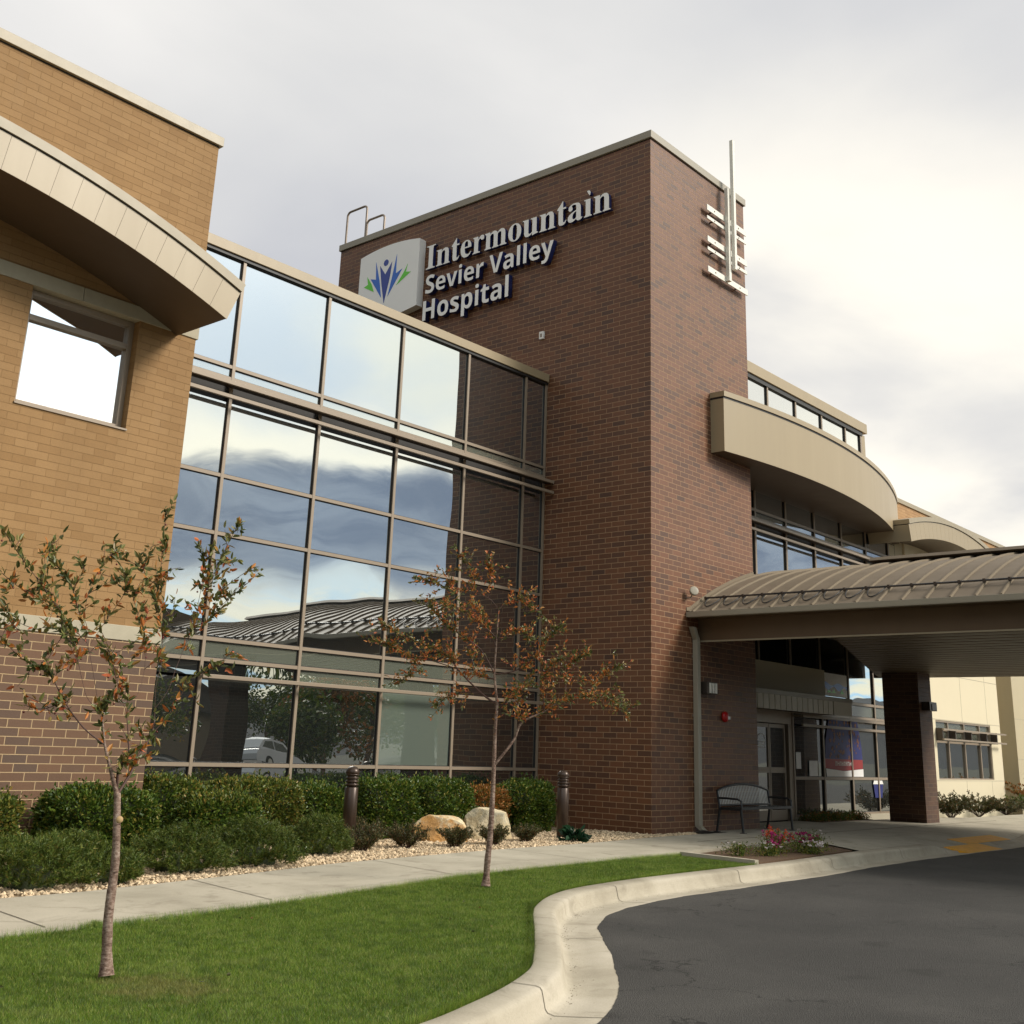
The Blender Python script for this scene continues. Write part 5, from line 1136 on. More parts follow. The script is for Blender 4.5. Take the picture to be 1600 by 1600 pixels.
for k in range(32): t = 0.03 + 0.94 * k / 31; p0 = bk(t, 0.03); p1 = bk(t, 0.98); b.add([(p0[0] - .012, p0[1], p0[2]), (p0[0] + .012, p0[1], p0[2]), (p1[0] + .012, p1[1], p1[2]), (p1[0] - .012, p1[1], p1[2]), (p0[0] - .012, p0[1] + .008, p0[2]), (p0[0] + .012, p0[1] + .008, p0[2]), (p1[0] + .012, p1[1] + .008, p1[2]), (p1[0] - .012, p1[1] + .008, p1[2])], [(0, 1, 2, 3), (7, 6, 5, 4), (0, 4, 5, 1), (1, 5, 6, 2), (2, 6, 7, 3), (3, 7, 4, 0)])
b.build('back_slats', M['slat_metal'], bo)
for x in (GX0 + 0.03, GX1 - 0.03):
    b = MB(); b.tube([(x, GB - 0.01, GZ + 0.60), (x, GB - 0.2, GZ + 0.605), (x, GF + 0.12, GZ + 0.595), (x, GF + 0.04, GZ + 0.56), (x, GF + 0.04, GZ + 0.44)], 0.02, 8); b.build('armrest', M['black_metal'], bc)

# ------------------------------------------------------------------ bollards
def make_bollard():
    t = thing('light_bollard', '', 'bollard', (0, 0, 0), 'bronze light bollards in the gravel bed')
    b = MB(); b.lathe([(0.0, -0.1), (0.094, -0.1), (0.094, 0.78), (0.09, 0.785), (0.0, 0.785)], (0, 0, 0), 28); b.build('post', M['bronze'], t)
    b = MB(); prof = [(0.0, 0.785)]
    z = 0.79
    for k in range(4): prof += [(0.074, z), (0.074, z + 0.018), (0.096, z + 0.022), (0.096, z + 0.036), (0.078, z + 0.042)]; z += 0.045
    prof += [(0.0, z)]; b.lathe(prof, (0, 0, 0), 28); b.build('louvre_head', M['bronze'], t)
    b = MB(); prof = [(0.0, 0.965), (0.096, 0.965)] + [(0.097 * math.cos(a * math.pi / 20), 0.985 + 0.085 * math.sin(a * math.pi / 20)) for a in range(0, 11)]; b.lathe(prof, (0, 0, 0), 28); b.build('dome_cap', M['bronze'], t)
    return t
def dup(root, loc, label):
    r_ = root.copy(); C.objects.link(r_); r_.location = loc; r_['label'] = label
    for ch in list(root.children):
        c_ = ch.copy(); C.objects.link(c_); c_.parent = r_
    return r_
b1 = make_bollard(); b1.location = (-2.22, 0.27, 0.0); b1['label'] = 'bronze domed light bollard standing close to the corner of the brick tower'
dup(b1, (-6.50, 0.72, 0.0), 'bronze domed light bollard among the clipped shrubs in front of the mirror glass')

# ------------------------------------------------------------------ boulders
def boulder(name, label, c, size, seed, mat, cuts):
    bm = bmesh.new(); bmesh.ops.create_icosphere(bm, subdivisions=5, radius=1.0); r_ = random.Random(seed)
    pl_ = [(Vector((r_.gauss(0, 1), r_.gauss(0, 1), r_.gauss(0, 0.7))).normalized(), r_.uniform(0.52, 0.78)) for _ in range(cuts)]
    pl_.append((Vector((-0.5, -0.75, 0.45)).normalized(), 0.60)); pl_.append((Vector((0.1, -0.2, 1)).normalized(), 0.86))
    for v in bm.verts:
        for nn, dd in pl_:
            q = v.co.dot(nn)
            if q > dd: v.co -= nn * (q - dd) * 0.985
        v.co += v.co.normalized() * (0.04 * mnoise.noise(v.co * 2.2 + Vector((seed, 0, 0))) + 0.022 * mnoise.noise(v.co * 7 + Vector((0, seed, 0))) + 0.010 * mnoise.noise(v.co * 19))
        v.co = Vector((v.co.x * size[0], v.co.y * size[1], v.co.z * size[2]))
    me = bpy.data.meshes.new(name); bm.to_mesh(me); bm.free(); me.materials.append(mat)
    me.polygons.foreach_set('use_smooth', [False] * len(me.polygons))
    o = link(name, me); o.location = c; o.rotation_euler = (0, 0, rad(-38)); return tag(o, label, 'boulder', 'sandstone boulders in the gravel bed')
boulder('boulder', 'low pale sandstone boulder stained orange at its foot, left of the other boulder', (-4.55, 0.80, 0.07), (0.46, 0.36, 0.33), 3, M['rock'], 5)
boulder('boulder', 'taller pointed grey and tan sandstone boulder behind the slender tree trunk', (-3.50, 0.78, 0.08), (0.47, 0.36, 0.41), 23, M['rock_grey'], 6)
TREE_A = dict(base=(-13.74,-5.19), limbs=[
 ('trunk',[[-0.0,0.0],[-0.03,0.32],[-0.03,0.64],[-0.06,0.97],[-0.07,1.04]]),
 ('L',[[-0.07,1.03],[-0.14,1.22],[-0.18,1.33],[-0.22,1.51],[-0.24,1.54]]),
 ('La',[[-0.24,1.54],[-0.32,1.61],[-0.38,1.76],[-0.43,1.91],[-0.48,2.03],[-0.59,2.18],[-0.72,2.33],[-0.86,2.49],[-0.95,2.61]]),
 ('Lb',[[-0.24,1.54],[-0.28,1.67],[-0.35,1.89],[-0.41,2.04],[-0.47,2.19],[-0.53,2.34],[-0.61,2.44],[-0.7,2.55],[-0.75,2.66]]),
 ('Lb2',[[-0.41,2.04],[-0.43,2.26],[-0.39,2.46],[-0.32,2.6],[-0.29,2.64]]),
 ('Lb3',[[-0.36,1.96],[-0.28,2.13],[-0.2,2.29],[-0.18,2.36]]),
 ('Lc',[[-0.18,1.33],[-0.32,1.43],[-0.45,1.58],[-0.56,1.74],[-0.72,1.82],[-0.89,1.96]]),
 ('Lc2',[[-0.45,1.58],[-0.57,1.53],[-0.68,1.55]]),
 ('Ld',[[-0.48,2.03],[-0.66,2.19],[-0.84,2.29],[-0.95,2.37]]),
 ('Le',[[-0.43,1.91],[-0.59,2.04],[-0.8,2.02],[-0.9,2.16]]),
 ('Lf',[[-0.59,1.81],[-0.54,1.93],[-0.5,2.02]]),
 ('Lg',[[-0.53,2.34],[-0.47,2.45],[-0.48,2.5]]),
 ('M',[[-0.07,1.03],[-0.08,1.19],[-0.03,1.27],[-0.07,1.51]]),
 ('Ma',[[-0.07,1.51],[-0.08,1.7]]),
 ('Mb',[[-0.07,1.53],[-0.12,1.62],[-0.18,1.78],[-0.24,1.94],[-0.32,2.07]]),
 ('Mc',[[-0.07,1.53],[-0.01,1.69],[-0.0,1.88],[-0.04,2.05],[-0.1,2.22],[-0.16,2.38],[-0.19,2.45]]),
 ('Md',[[-0.11,1.58],[-0.2,1.65]]),
 ('R',[[-0.07,1.03],[-0.0,1.17],[0.03,1.27],[0.1,1.41],[0.1,1.57]]),
 ('Ra',[[0.1,1.57],[0.09,1.72],[0.11,1.91],[0.08,2.11],[0.03,2.29],[0.03,2.51],[0.02,2.75],[0.02,2.98]]),
 ('Rb',[[0.1,1.57],[0.17,1.69],[0.21,1.85],[0.26,2.03],[0.3,2.2],[0.35,2.36],[0.41,2.56],[0.48,2.77],[0.56,2.97]]),
 ('Rc',[[0.3,2.2],[0.32,2.45],[0.31,2.65]]),
 ('Rd',[[0.35,2.35],[0.42,2.37],[0.55,2.51],[0.68,2.62]]),
 ('Re',[[0.26,2.03],[0.38,2.18],[0.48,2.31],[0.63,2.47]]),
 ('Rf',[[0.17,1.69],[0.33,1.79],[0.47,1.87],[0.57,1.98]]),
 ('Rg',[[0.03,2.29],[-0.06,2.47],[-0.12,2.63]]),
 ('Rh',[[0.09,2.03],[0.13,2.16],[0.15,2.2]]),
 ('Ri',[[0.1,1.41],[0.18,1.51],[0.25,1.65],[0.3,1.75]]),
])
TREE_B = dict(base=(-8.26,-3.40), limbs=[
 ('trunk',[[0.0,0.0],[0.01,0.27],[0.03,0.54],[0.04,1.15],[0.04,1.61],[0.05,1.85],[0.01,2.17],[0.02,2.56],[0.03,2.88]]),
 ('a',[[0.03,2.88],[-0.09,3.0],[-0.33,3.07],[-0.57,3.1],[-0.76,3.16],[-0.93,3.18]]),
 ('b',[[-0.09,3.0],[-0.08,3.27],[-0.11,3.43]]),
 ('c',[[0.03,2.88],[0.11,2.96],[0.25,3.02],[0.43,2.94],[0.55,2.79]]),
 ('d',[[-0.33,3.07],[-0.3,3.26],[-0.41,3.46]]),
 ('e',[[0.05,1.85],[-0.13,1.97],[-0.41,2.23],[-0.51,2.36],[-0.78,2.49],[-1.13,2.63],[-1.34,2.75]]),
 ('f',[[-0.41,2.23],[-0.67,2.31],[-1.02,2.4],[-1.23,2.49],[-1.41,2.55]]),
 ('g',[[-1.02,2.4],[-0.92,2.22],[-1.14,2.06]]),
 ('h',[[0.01,2.17],[-0.15,2.43],[-0.39,2.58],[-0.59,2.72],[-0.74,2.9]]),
 ('i',[[0.02,2.56],[-0.2,2.74],[-0.44,2.85],[-0.61,2.9]]),
 ('j',[[-0.13,1.97],[-0.44,1.96],[-0.66,1.81]]),
 ('k',[[0.01,2.17],[0.22,2.21],[0.45,2.35],[0.6,2.58],[0.75,2.74]]),
 ('l',[[0.02,2.56],[0.2,2.65],[0.44,2.53]]),
 ('m',[[0.04,1.21],[0.24,1.47],[0.33,1.67],[0.57,1.79],[0.8,1.93],[1.03,1.98],[1.31,1.95],[1.5,1.81]]),
 ('n',[[0.8,1.93],[0.84,2.31],[1.07,2.44]]),
 ('o',[[1.03,1.98],[1.23,2.21],[1.42,2.33]]),
 ('p',[[0.33,1.67],[0.26,1.8],[0.37,2.11]]),
 ('q',[[0.57,1.79],[0.56,2.19],[0.74,2.38]]),
 ('r',[[0.05,1.78],[0.18,1.92],[0.31,2.06]]),
 ('s',[[0.02,2.46],[-0.1,2.71],[-0.16,2.85]]),
 ('t',[[0.01,2.12],[-0.19,2.18],[-0.27,2.42]]),
])
# ------------------------------------------------------------------ vegetation helpers
def unit(a): return a / np.maximum(np.linalg.norm(a, axis=1, keepdims=True), 1e-9)
def leaves(P, D, L, Wd, rs, fold=0.25, droop=0.0):
    """pointed folded leaves: P bases, D directions, L lengths, Wd widths -> V, F (4-gons as two quads each leaf)"""
    n = len(P); D = unit(D)
    A = rs.normal(size=(n, 3)); S = unit(np.cross(D, A)); U = np.cross(S, D)
    L = np.asarray(L).reshape(-1, 1); Wd = np.asarray(Wd).reshape(-1, 1)
    b = P; tip = P + D * L - U * L * droop
    l1 = P + D * L * 0.26 + S * Wd * 0.44 + U * Wd * fold; l2 = P + D * L * 0.66 + S * Wd * 0.40 + U * (Wd * fold - L * droop * .5)
    r1 = P + D * L * 0.26 - S * Wd * 0.44 + U * Wd * fold; r2 = P + D * L * 0.66 - S * Wd * 0.40 + U * (Wd * fold - L * droop * .5)
    V = np.stack([b, l1, l2, tip, r2, r1], 1).reshape(-1, 3); o = np.arange(n)[:, None] * 6
    F = np.concatenate([o + np.array([[0, 1, 2, 3]]), o + np.array([[0, 3, 4, 5]])], 1).reshape(-1, 4)
    return V, F
def superell(n, rs, size, p=4.0):
    """points on a rounded box of full size (sx, sy, sz), with outward normals"""
    v = unit(rs.normal(size=(n * 2, 3)))
    # even the density: scale by box size
    s = np.array(size) / 2
    w = v * np.array([1, 1, 1]); r = (np.abs(w) ** p).sum(1) ** (-1 / p)
    P = w * r[:, None]; N = unit(np.sign(P) * np.abs(P) ** (p - 1) / s)
    idx = rs.permutation(len(P))[:n]
    return P[idx] * s, N[idx]
def lump(P, seed, f, a):
    return np.array([a * mnoise.noise(Vector((p[0] * f + seed, p[1] * f, p[2] * f))) for p in P])
def stems_mesh(base, top, w, rs, n=7):
    mb = MB()
    for k in range(n):
        a = rs.uniform(0, 6.28); r = rs.uniform(.2, .8)
        p0 = Vector((base[0] + 0.05 * math.cos(a), base[1] + 0.05 * math.sin(a), base[2] - 0.04)); p1 = Vector((base[0] + r * w * .3 * math.cos(a), base[1] + r * w * .3 * math.sin(a), base[2] + top * .5)); p2 = Vector((base[0] + r * w * .45 * math.cos(a), base[1] + r * w * .45 * math.sin(a), base[2] + top * rs.uniform(.75, .95)))
        mb.tube([p0, p1, p2], [0.012, 0.008, 0.003], 5)
    return mb
def hedge(label, c, size, mat, seed, n=4700, ls=0.053, p=4.2, top_mat=None, name='clipped_shrub', group='clipped shrubs along the glass wall'):
    rs = np.random.RandomState(seed); t = thing(name, label, 'shrub', c, group); n = int(n * 2.7)
    sx, sy, sz = size
    P, N = superell(n, rs, size, p)
    dn = lump(P, seed * 3.1, 2.6, 0.10) + lump(P, seed * 1.7 + 40, 8.0, 0.05)
    depth = rs.exponential(0.035, n)
    P = P + N * (dn - depth)[:, None]
    # sprigs sticking out
    sp = rs.rand(n) < 0.07; P[sp] += N[sp] * rs.uniform(0.0, 0.11, (sp.sum(), 1))
    P[:, 2] += sz / 2
    keep = P[:, 2] > 0.01; P = P[keep]; N = N[keep]; n = len(P)
    D = N * 0.75 + rs.normal(size=(n, 3)) * 0.65 + np.array([0, 0, 0.25])
    V, F = leaves(P + np.array(c), D, rs.uniform(.7, 1.2, n) * ls, rs.uniform(.7, 1.2, n) * ls * 0.55, rs)
    mats = [mat]; mid = None
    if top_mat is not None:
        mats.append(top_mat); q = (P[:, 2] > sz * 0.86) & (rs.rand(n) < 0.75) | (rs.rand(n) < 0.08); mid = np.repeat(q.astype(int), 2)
    fastmesh('foliage', V, F, mats, t, midx=mid)
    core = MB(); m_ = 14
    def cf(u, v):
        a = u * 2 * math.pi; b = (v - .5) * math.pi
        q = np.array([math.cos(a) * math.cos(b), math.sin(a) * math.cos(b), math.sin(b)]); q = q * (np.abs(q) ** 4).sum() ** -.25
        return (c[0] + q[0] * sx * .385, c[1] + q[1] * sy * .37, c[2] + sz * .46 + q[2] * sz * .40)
    core.grid(cf, 20, 10); core.build('shaded_core', M['inner_green'], t)
    return t
def mugo(label, c, w, h, seed, shoots=430):
    shoots = int(shoots * 1.6); h *= 0.74; w *= 0.92
    rs = np.random.RandomState(seed); t = thing('dwarf_pine', label, 'shrub', c, 'dwarf pines along the walkway')
    v = unit(rs.normal(size=(shoots * 3, 3))); v = v[v[:, 2] > -0.25][:shoots]; k = len(v)
    P = v * np.array([w / 2, w / 2, h * 0.80]); 
    P *= (1 + lump(v, seed, 2.6, 0.40) + rs.normal(size=k) * 0.06)[:, None]
    P[:, 2] = np.abs(P[:, 2]) * 1.0 + 0.06
    D = unit(v * np.array([.8, .8, .7]) + np.array([0, 0, 0.65]) + rs.normal(size=(k, 3)) * 0.30)
    L = rs.uniform(.07, .13, k); nn = 34
    base = np.repeat(P - D * 0.04, nn, 0); DD = np.repeat(D, nn, 0); LL = np.repeat(L, nn)
    tt = rs.rand(k * nn); Q = base + DD * (tt * LL)[:, None]
    nd = unit(DD * 0.75 + unit(rs.normal(size=(k * nn, 3))) * 0.75); nl = rs.uniform(.035, .06, k * nn)[:, None]; A = unit(np.cross(nd, rs.normal(size=(k * nn, 3)))) * 0.0034
    V = np.stack([Q + A, Q - A, Q + nd * nl], 1).reshape(-1, 3) + np.array(c); F = np.arange(len(Q) * 3).reshape(-1, 3)
    fastmesh('foliage', V, F, M['needle'], t)
    core = MB(); core.grid(lambda u, q: (c[0] + w * .29 * math.cos(u * 6.2832) * math.cos(q * 1.5708), c[1] + w * .29 * math.sin(u * 6.2832) * math.cos(q * 1.5708), c[2] + h * .46 * math.sin(q * 1.5708)), 18, 8); core.build('shaded_core', M['inner_green'], t)
    return t
def lowshrub(label, c, w, h, seed, mat, n=3000, ls=0.030, group='small low shrubs at the gravel edge', name='low_shrub', core=True):
    rs = np.random.RandomState(seed); t = thing(name, label, 'shrub', c, group)
    mb = MB(); pts = []
    for k in range(46):
        a = rs.uniform(0, 6.28); rr = rs.uniform(.15, 1) ** .6
        tip = Vector((rr * w * .5 * math.cos(a), rr * w * .5 * math.sin(a), h * rs.uniform(.55, 1.05) * (1 - .35 * rr)))
        p0 = Vector((0.03 * math.cos(a), 0.03 * math.sin(a), -0.03)); p1 = tip * .5 + Vector((0, 0, h * .12)); P3 = [p0 + Vector(c), p1 + Vector(c), tip + Vector(c)]
        mb.tube(P3, [0.005, 0.0035, 0.0015], 4)
        for q in range(n // 46): s = rs.uniform(.25, 1.05); p = (P3[0] * (1 - s) * (1 - s) + P3[1] * 2 * s * (1 - s) + P3[2] * s * s); pts.append((p.x + rs.normal() * .012, p.y + rs.normal() * .012, p.z + rs.normal() * .012))
    mb.build('stems', M['twig'], t)
    P = np.array(pts); P[:, 2] = np.maximum(P[:, 2], c[2] + 0.01); D = rs.normal(size=P.shape) + np.array([0, 0, .5]) + unit(P - np.array(c)) * .6
    V, F = leaves(P, D, rs.uniform(.7, 1.3, len(P)) * ls, rs.uniform(.7, 1.2, len(P)) * ls * .5, rs); fastmesh('foliage', V, F, mat, t)
    return t

# ------------------------------------------------------------------ shrub bed
hedge('bright green clipped shrub cut off by the left edge of the photo, against brown brick', (-11.78, 1.10, -0.02), (1.10, 0.85, 0.74), M['leaf_hedge_yellow'], 1)
hedge('clipped green shrub against the brown brick, directly behind the nearer tree trunk', (-10.15, 1.10, -0.02), (1.30, 0.95, 0.76), M['leaf_hedge'], 2, n=6200)
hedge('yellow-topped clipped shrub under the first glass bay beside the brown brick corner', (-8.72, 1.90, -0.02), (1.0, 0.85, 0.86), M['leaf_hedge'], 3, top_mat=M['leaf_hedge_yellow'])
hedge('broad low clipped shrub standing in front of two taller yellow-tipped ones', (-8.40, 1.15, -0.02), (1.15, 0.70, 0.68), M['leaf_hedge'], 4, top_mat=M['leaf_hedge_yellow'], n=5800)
hedge('widest clipped shrub with yellow-green leaves below the reflected white car', (-7.28, 1.95, -0.02), (1.42, 0.90, 0.84), M['leaf_hedge_yellow'], 5, n=6600)
hedge('narrow dark clipped shrub behind the left bollard', (-5.95, 2.05, -0.02), (0.80, 0.75, 0.74), M['leaf_hedge'], 6, n=4200)
hedge('square clipped green shrub just right of the left bollard', (-4.75, 1.95, -0.02), (1.12, 0.90, 0.84), M['leaf_hedge'], 7, n=5400)
hedge('clipped dark green shrub behind the low orange-stained boulder', (-3.52, 1.95, -0.02), (1.18, 0.90, 0.84), M['leaf_hedge'], 8, n=5400)
hedge('orange autumn-coloured clipped shrub behind the slender tree trunk', (-2.42, 1.95, -0.02), (0.98, 0.80, 0.74), M['leaf_hedge_orange'], 9, n=4400, p=3.4)
hedge('clipped dense green shrub touching the brick tower beside the right bollard', (-1.30, 1.90, -0.02), (1.06, 0.90, 0.82), M['leaf_hedge'], 10, n=5600)
mugo('large dark dwarf pine spreading at the left edge of the photo beside the walkway', (-12.15, -1.10, 0.0), 1.10, 0.58, 31, 560)
mugo('small dwarf pine tuft at the walkway edge left of the nearer trunk', (-11.38, -1.30, 0.0), 0.55, 0.32, 32, 220)
mugo('wide dwarf pine just right of the nearer tree trunk', (-10.20, -0.72, 0.0), 0.98, 0.52, 33, 480)
mugo('dome-shaped dwarf pine in the middle of the row in front of the broad clipped shrub', (-9.10, -0.55, 0.0), 0.98, 0.60, 34, 500)
mugo('dwarf pine just left of the left bollard at the end of the row', (-7.62, 0.05, 0.0), 0.78, 0.58, 35, 380)
mugo('dwarf pine half hidden behind the large one beside the clipped shrubs', (-11.15, -0.15, 0.0), 0.85, 0.48, 36, 360)
lowshrub('brownish small shrub right in front of the left bollard', (-6.85, 0.05, 0.0), 0.62, 0.42, 41, M['leaf_low'])
lowshrub('olive small shrub spreading left of the boulders', (-5.98, 0.12, 0.0), 0.72, 0.40, 42, M['leaf_low'])
lowshrub('thin small shrub between the two others left of the boulders, set further back', (-6.10, 0.75, 0.0), 0.6, 0.45, 46, M['leaf_low'])
lowshrub('small green shrub at the foot of the low boulder', (-5.20, -0.10, 0.0), 0.55, 0.36, 43, M['leaf_low'])
lowshrub('small shrub at the foot of the pointed boulder, partly hidden by the slender trunk', (-4.38, -0.12, 0.0), 0.50, 0.34, 44, M['leaf_low'])
lowshrub('small rounded shrub alone on the gravel left of the right bollard', (-3.36, 0.10, 0.0), 0.50, 0.30, 45, M['leaf_low'])
# broad-leaved plant beside the right bollard
rs = np.random.RandomState(50); hc_ = (-2.62, -0.28, 0.0); ht = thing('broadleaf_plant', 'dark green broad-leaved plant at the foot of the right bollard', 'plant', hc_)
n = 70; a = rs.uniform(0, 6.283, n); el = rs.uniform(.1, 1.3, n); D = np.stack([np.cos(a) * np.cos(el), np.sin(a) * np.cos(el), np.sin(el)], 1); P = np.array(hc_) + D * np.array([.16, .16, .2]) * rs.uniform(.4, 1, (n, 1))
V, F = leaves(P, D * np.array([1, 1, .25]), rs.uniform(.11, .17, n), rs.uniform(.08, .12, n), rs, fold=.15, droop=.35); fastmesh('foliage', V, F, M['leaf_broad'], ht)
mb = stems_mesh(hc_, .2, .3, rs, 6); mb.build('stems', M['leaf_broad'], ht)
# shrubs at the far right and below the entrance glass
lowshrub('dark leafy shrub at the foot of the cream wall just right of the canopy column', (14.3, -0.05, 0.0), 1.5, 0.75, 51, M['leaf_low'], n=2600, ls=0.06, group='shrubs below the cream wall')
lowshrub('dark shrub with pale stems in the middle of the cream wall', (16.6, 0.0, 0.0), 1.8, 0.70, 52, M['leaf_low'], n=2800, ls=0.06, group='shrubs below the cream wall')
lowshrub('sparse brown shrub near the right end of the cream wall', (19.2, 0.1, 0.0), 1.9, 0.55, 53, M['leaf_low'], n=2600, ls=0.06, group='shrubs below the cream wall')
lowshrub('tall orange and yellow autumn shrub at the right edge of the photo', (22.8, 0.0, 0.0), 2.6, 1.25, 54, M['leaf_hedge_orange'], n=4200, ls=0.08, group='shrubs below the cream wall')
lowshrub('green shrub at the right edge in front of the orange autumn shrub', (21.3, -0.1, 0.0), 1.7, 0.65, 55, M['leaf_hedge'], n=2600, ls=0.06, group='shrubs below the cream wall')
rs = np.random.RandomState(57); n = 3800; P = np.stack([rs.uniform(7.5, 10.25, n), rs.uniform(.40, .97, n), rs.uniform(0, .22, n) * rs.uniform(.3, 1, n)], 1); D = rs.normal(size=(n, 3)) + np.array([0, 0, .8])
V, F = leaves(P, D, rs.uniform(.03, .06, n), rs.uniform(.02, .03, n), rs)
o = fastmesh('ground_cover', V, F, [M['leaf_hedge'], M['leaf_hedge_orange']], midx=np.repeat((rs.rand(n) < .3).astype(int), 2)); stuff(tag(o, 'low mixed ground cover growing below the entrance glass', 'ground cover'))
lawn_in = poly_sheet('planting_strip', [(7.5, .36), (10.24, .36), (10.24, .975), (7.5, .975)], 0.02, M['soil'], 0.1)

# ------------------------------------------------------------------ gravel stones
def inpoly(P, poly):
    x, y = P[:, 0], P[:, 1]; c = np.zeros(len(P), bool); j = len(poly) - 1
    for i in range(len(poly)):
        xi, yi = poly[i]; xj, yj = poly[j]
        cond = ((yi > y) != (yj > y)) & (x < (xj - xi) * (y - yi) / (yj - yi + 1e-12) + xi); c ^= cond; j = i
    return c
rs = np.random.RandomState(7); n = 42000
P = np.stack([rs.uniform(-13.6, 1.28, n), rs.uniform(-2.0, 1.3, n)], 1); P = P[inpoly(P, gb)]
yw = np.interp(P[:, 0], [p[0] for p in WU], [p[1] for p in WU]); P = P[(P[:, 1] - yw) > 0.0]; yw = np.interp(P[:, 0], [p[0] for p in WU], [p[1] for p in WU])
keep = rs.rand(len(P)) < np.clip(1.25 - (P[:, 1] - yw) * 0.45, .15, 1); P = P[keep]; P = P[~((P[:, 0] > -0.03) & (P[:, 1] > -0.03))]
n = len(P); oct_ = np.array([[1, 0, 0], [0, 1, 0], [-1, 0, 0], [0, -1, 0], [.3, .2, 1], [-.2, -.3, -1.]]); of = np.array([[0, 1, 4], [1, 2, 4], [2, 3, 4], [3, 0, 4], [1, 0, 5], [2, 1, 5], [3, 2, 5], [0, 3, 5]])
s = rs.uniform(.010, .030, (n, 1, 1)) * rs.uniform(.7, 1.3, (n, 1, 3)) * np.array([1, 1, .7]); a = rs.uniform(0, 6.28, n); V = oct_[None] * s + rs.normal(size=(n, 6, 3)) * .0035
ca, sa = np.cos(a)[:, None], np.sin(a)[:, None]; V = np.stack([V[..., 0] * ca - V[..., 1] * sa, V[..., 0] * sa + V[..., 1] * ca, V[..., 2]], 2)
V += np.concatenate([P, rs.uniform(-.008, .016, (n, 1))], 1)[:, None, :]
stuff(tag(fastmesh('gravel', V.reshape(-1, 3), (of[None] + np.arange(n)[:, None, None] * 6).reshape(-1, 3), M['stones']), 'loose pale tan gravel between the shrubs and the walkway', 'gravel'))

# ------------------------------------------------------------------ lawn
rs = np.random.RandomState(9)
def grass(n, xr, yr, hmin, hmax, wd):
    P = np.stack([rs.uniform(*xr, n), rs.uniform(*yr, n)], 1); P = P[inpoly(P, lawn_poly)]; n = len(P)
    h = rs.uniform(hmin, hmax, n); a = rs.uniform(0, 6.28, n); b = rs.uniform(0, 6.28, n); ln = rs.uniform(.1, 1.1, n) * h
    B = np.concatenate([P, np.full((n, 1), -.032)], 1); w = wd * rs.uniform(.7, 1.3, n)
    S = np.stack([np.cos(a) * w, np.sin(a) * w, np.zeros(n)], 1); T = B + np.stack([np.cos(b) * ln, np.sin(b) * ln, h], 1)
    return np.stack([B - S, B + S, T], 1).reshape(-1, 3)
Vg = np.concatenate([grass(760000, (-16.2, -9.0), (-7.3, -2.7), .012, .032, .0015), grass(330000, (-9.0, -2.9), (-5.0, -2.3), .014, .034, .0019), grass(30000, (-22, -16.0), (-7.6, -3.4), .03, .055, .004)])
stuff(tag(fastmesh('lawn', Vg, np.arange(len(Vg)).reshape(-1, 3), M['grass']), 'mown green lawn strip between the walkway and the curved kerb', 'lawn'))
# longer blades leaning over the lawn's edges
def edge_blades(path, side, n):
    Q = np.array([(p[0], p[1]) for p in path]); i = rs.randint(0, len(Q) - 1, n); t = rs.rand(n, 1); P = Q[i] * (1 - t) + Q[i + 1] * t
    T = unit(Q[i + 1] - Q[i]); N = np.stack([-T[:, 1], T[:, 0]], 1) * side; P = P - N * rs.uniform(.005, .05, (n, 1)); h = rs.uniform(.035, .075, n); w = .0018
    B = np.concatenate([P, np.full((n, 1), -.032)], 1); S = np.concatenate([T * w, np.zeros((n, 1))], 1); lean = rs.uniform(-.2, 1.0, (n, 1)) * h[:, None]
    tip = B + np.concatenate([N * lean + T * rs.normal(size=(n, 1)) * .015, h[:, None]], 1)
    return np.stack([B - S, B + S, tip], 1).reshape(-1, 3)
Ve = np.concatenate([edge_blades([p for p in WL if p[0] > -17], 1, 9000), edge_blades([p for p in KB if -14.5 < p[0] < -3.0], -1, 9000)])
stuff(tag(fastmesh('lawn_edge', Ve, np.arange(len(Ve)).reshape(-1, 3), M['grass']), 'longer grass blades along the edges of the lawn', 'lawn edge'))
# a few fallen leaves
rs = np.random.RandomState(19); n = 60; P = np.stack([rs.uniform(-14.5, -7, n), rs.uniform(-6.5, -2.6, n)], 1); P = P[inpoly(P, lawn_poly)]; n = len(P)
V, F = leaves(np.concatenate([P, np.full((n, 1), .012)], 1), np.concatenate([rs.normal(size=(n, 2)), rs.normal(size=(n, 1)) * .1], 1), rs.uniform(.02, .035, n), rs.uniform(.012, .022, n), rs)
stuff(tag(fastmesh('fallen_leaves', V, F, M['leaf_low']), 'few fallen brown leaves scattered on the lawn', 'fallen leaves'))

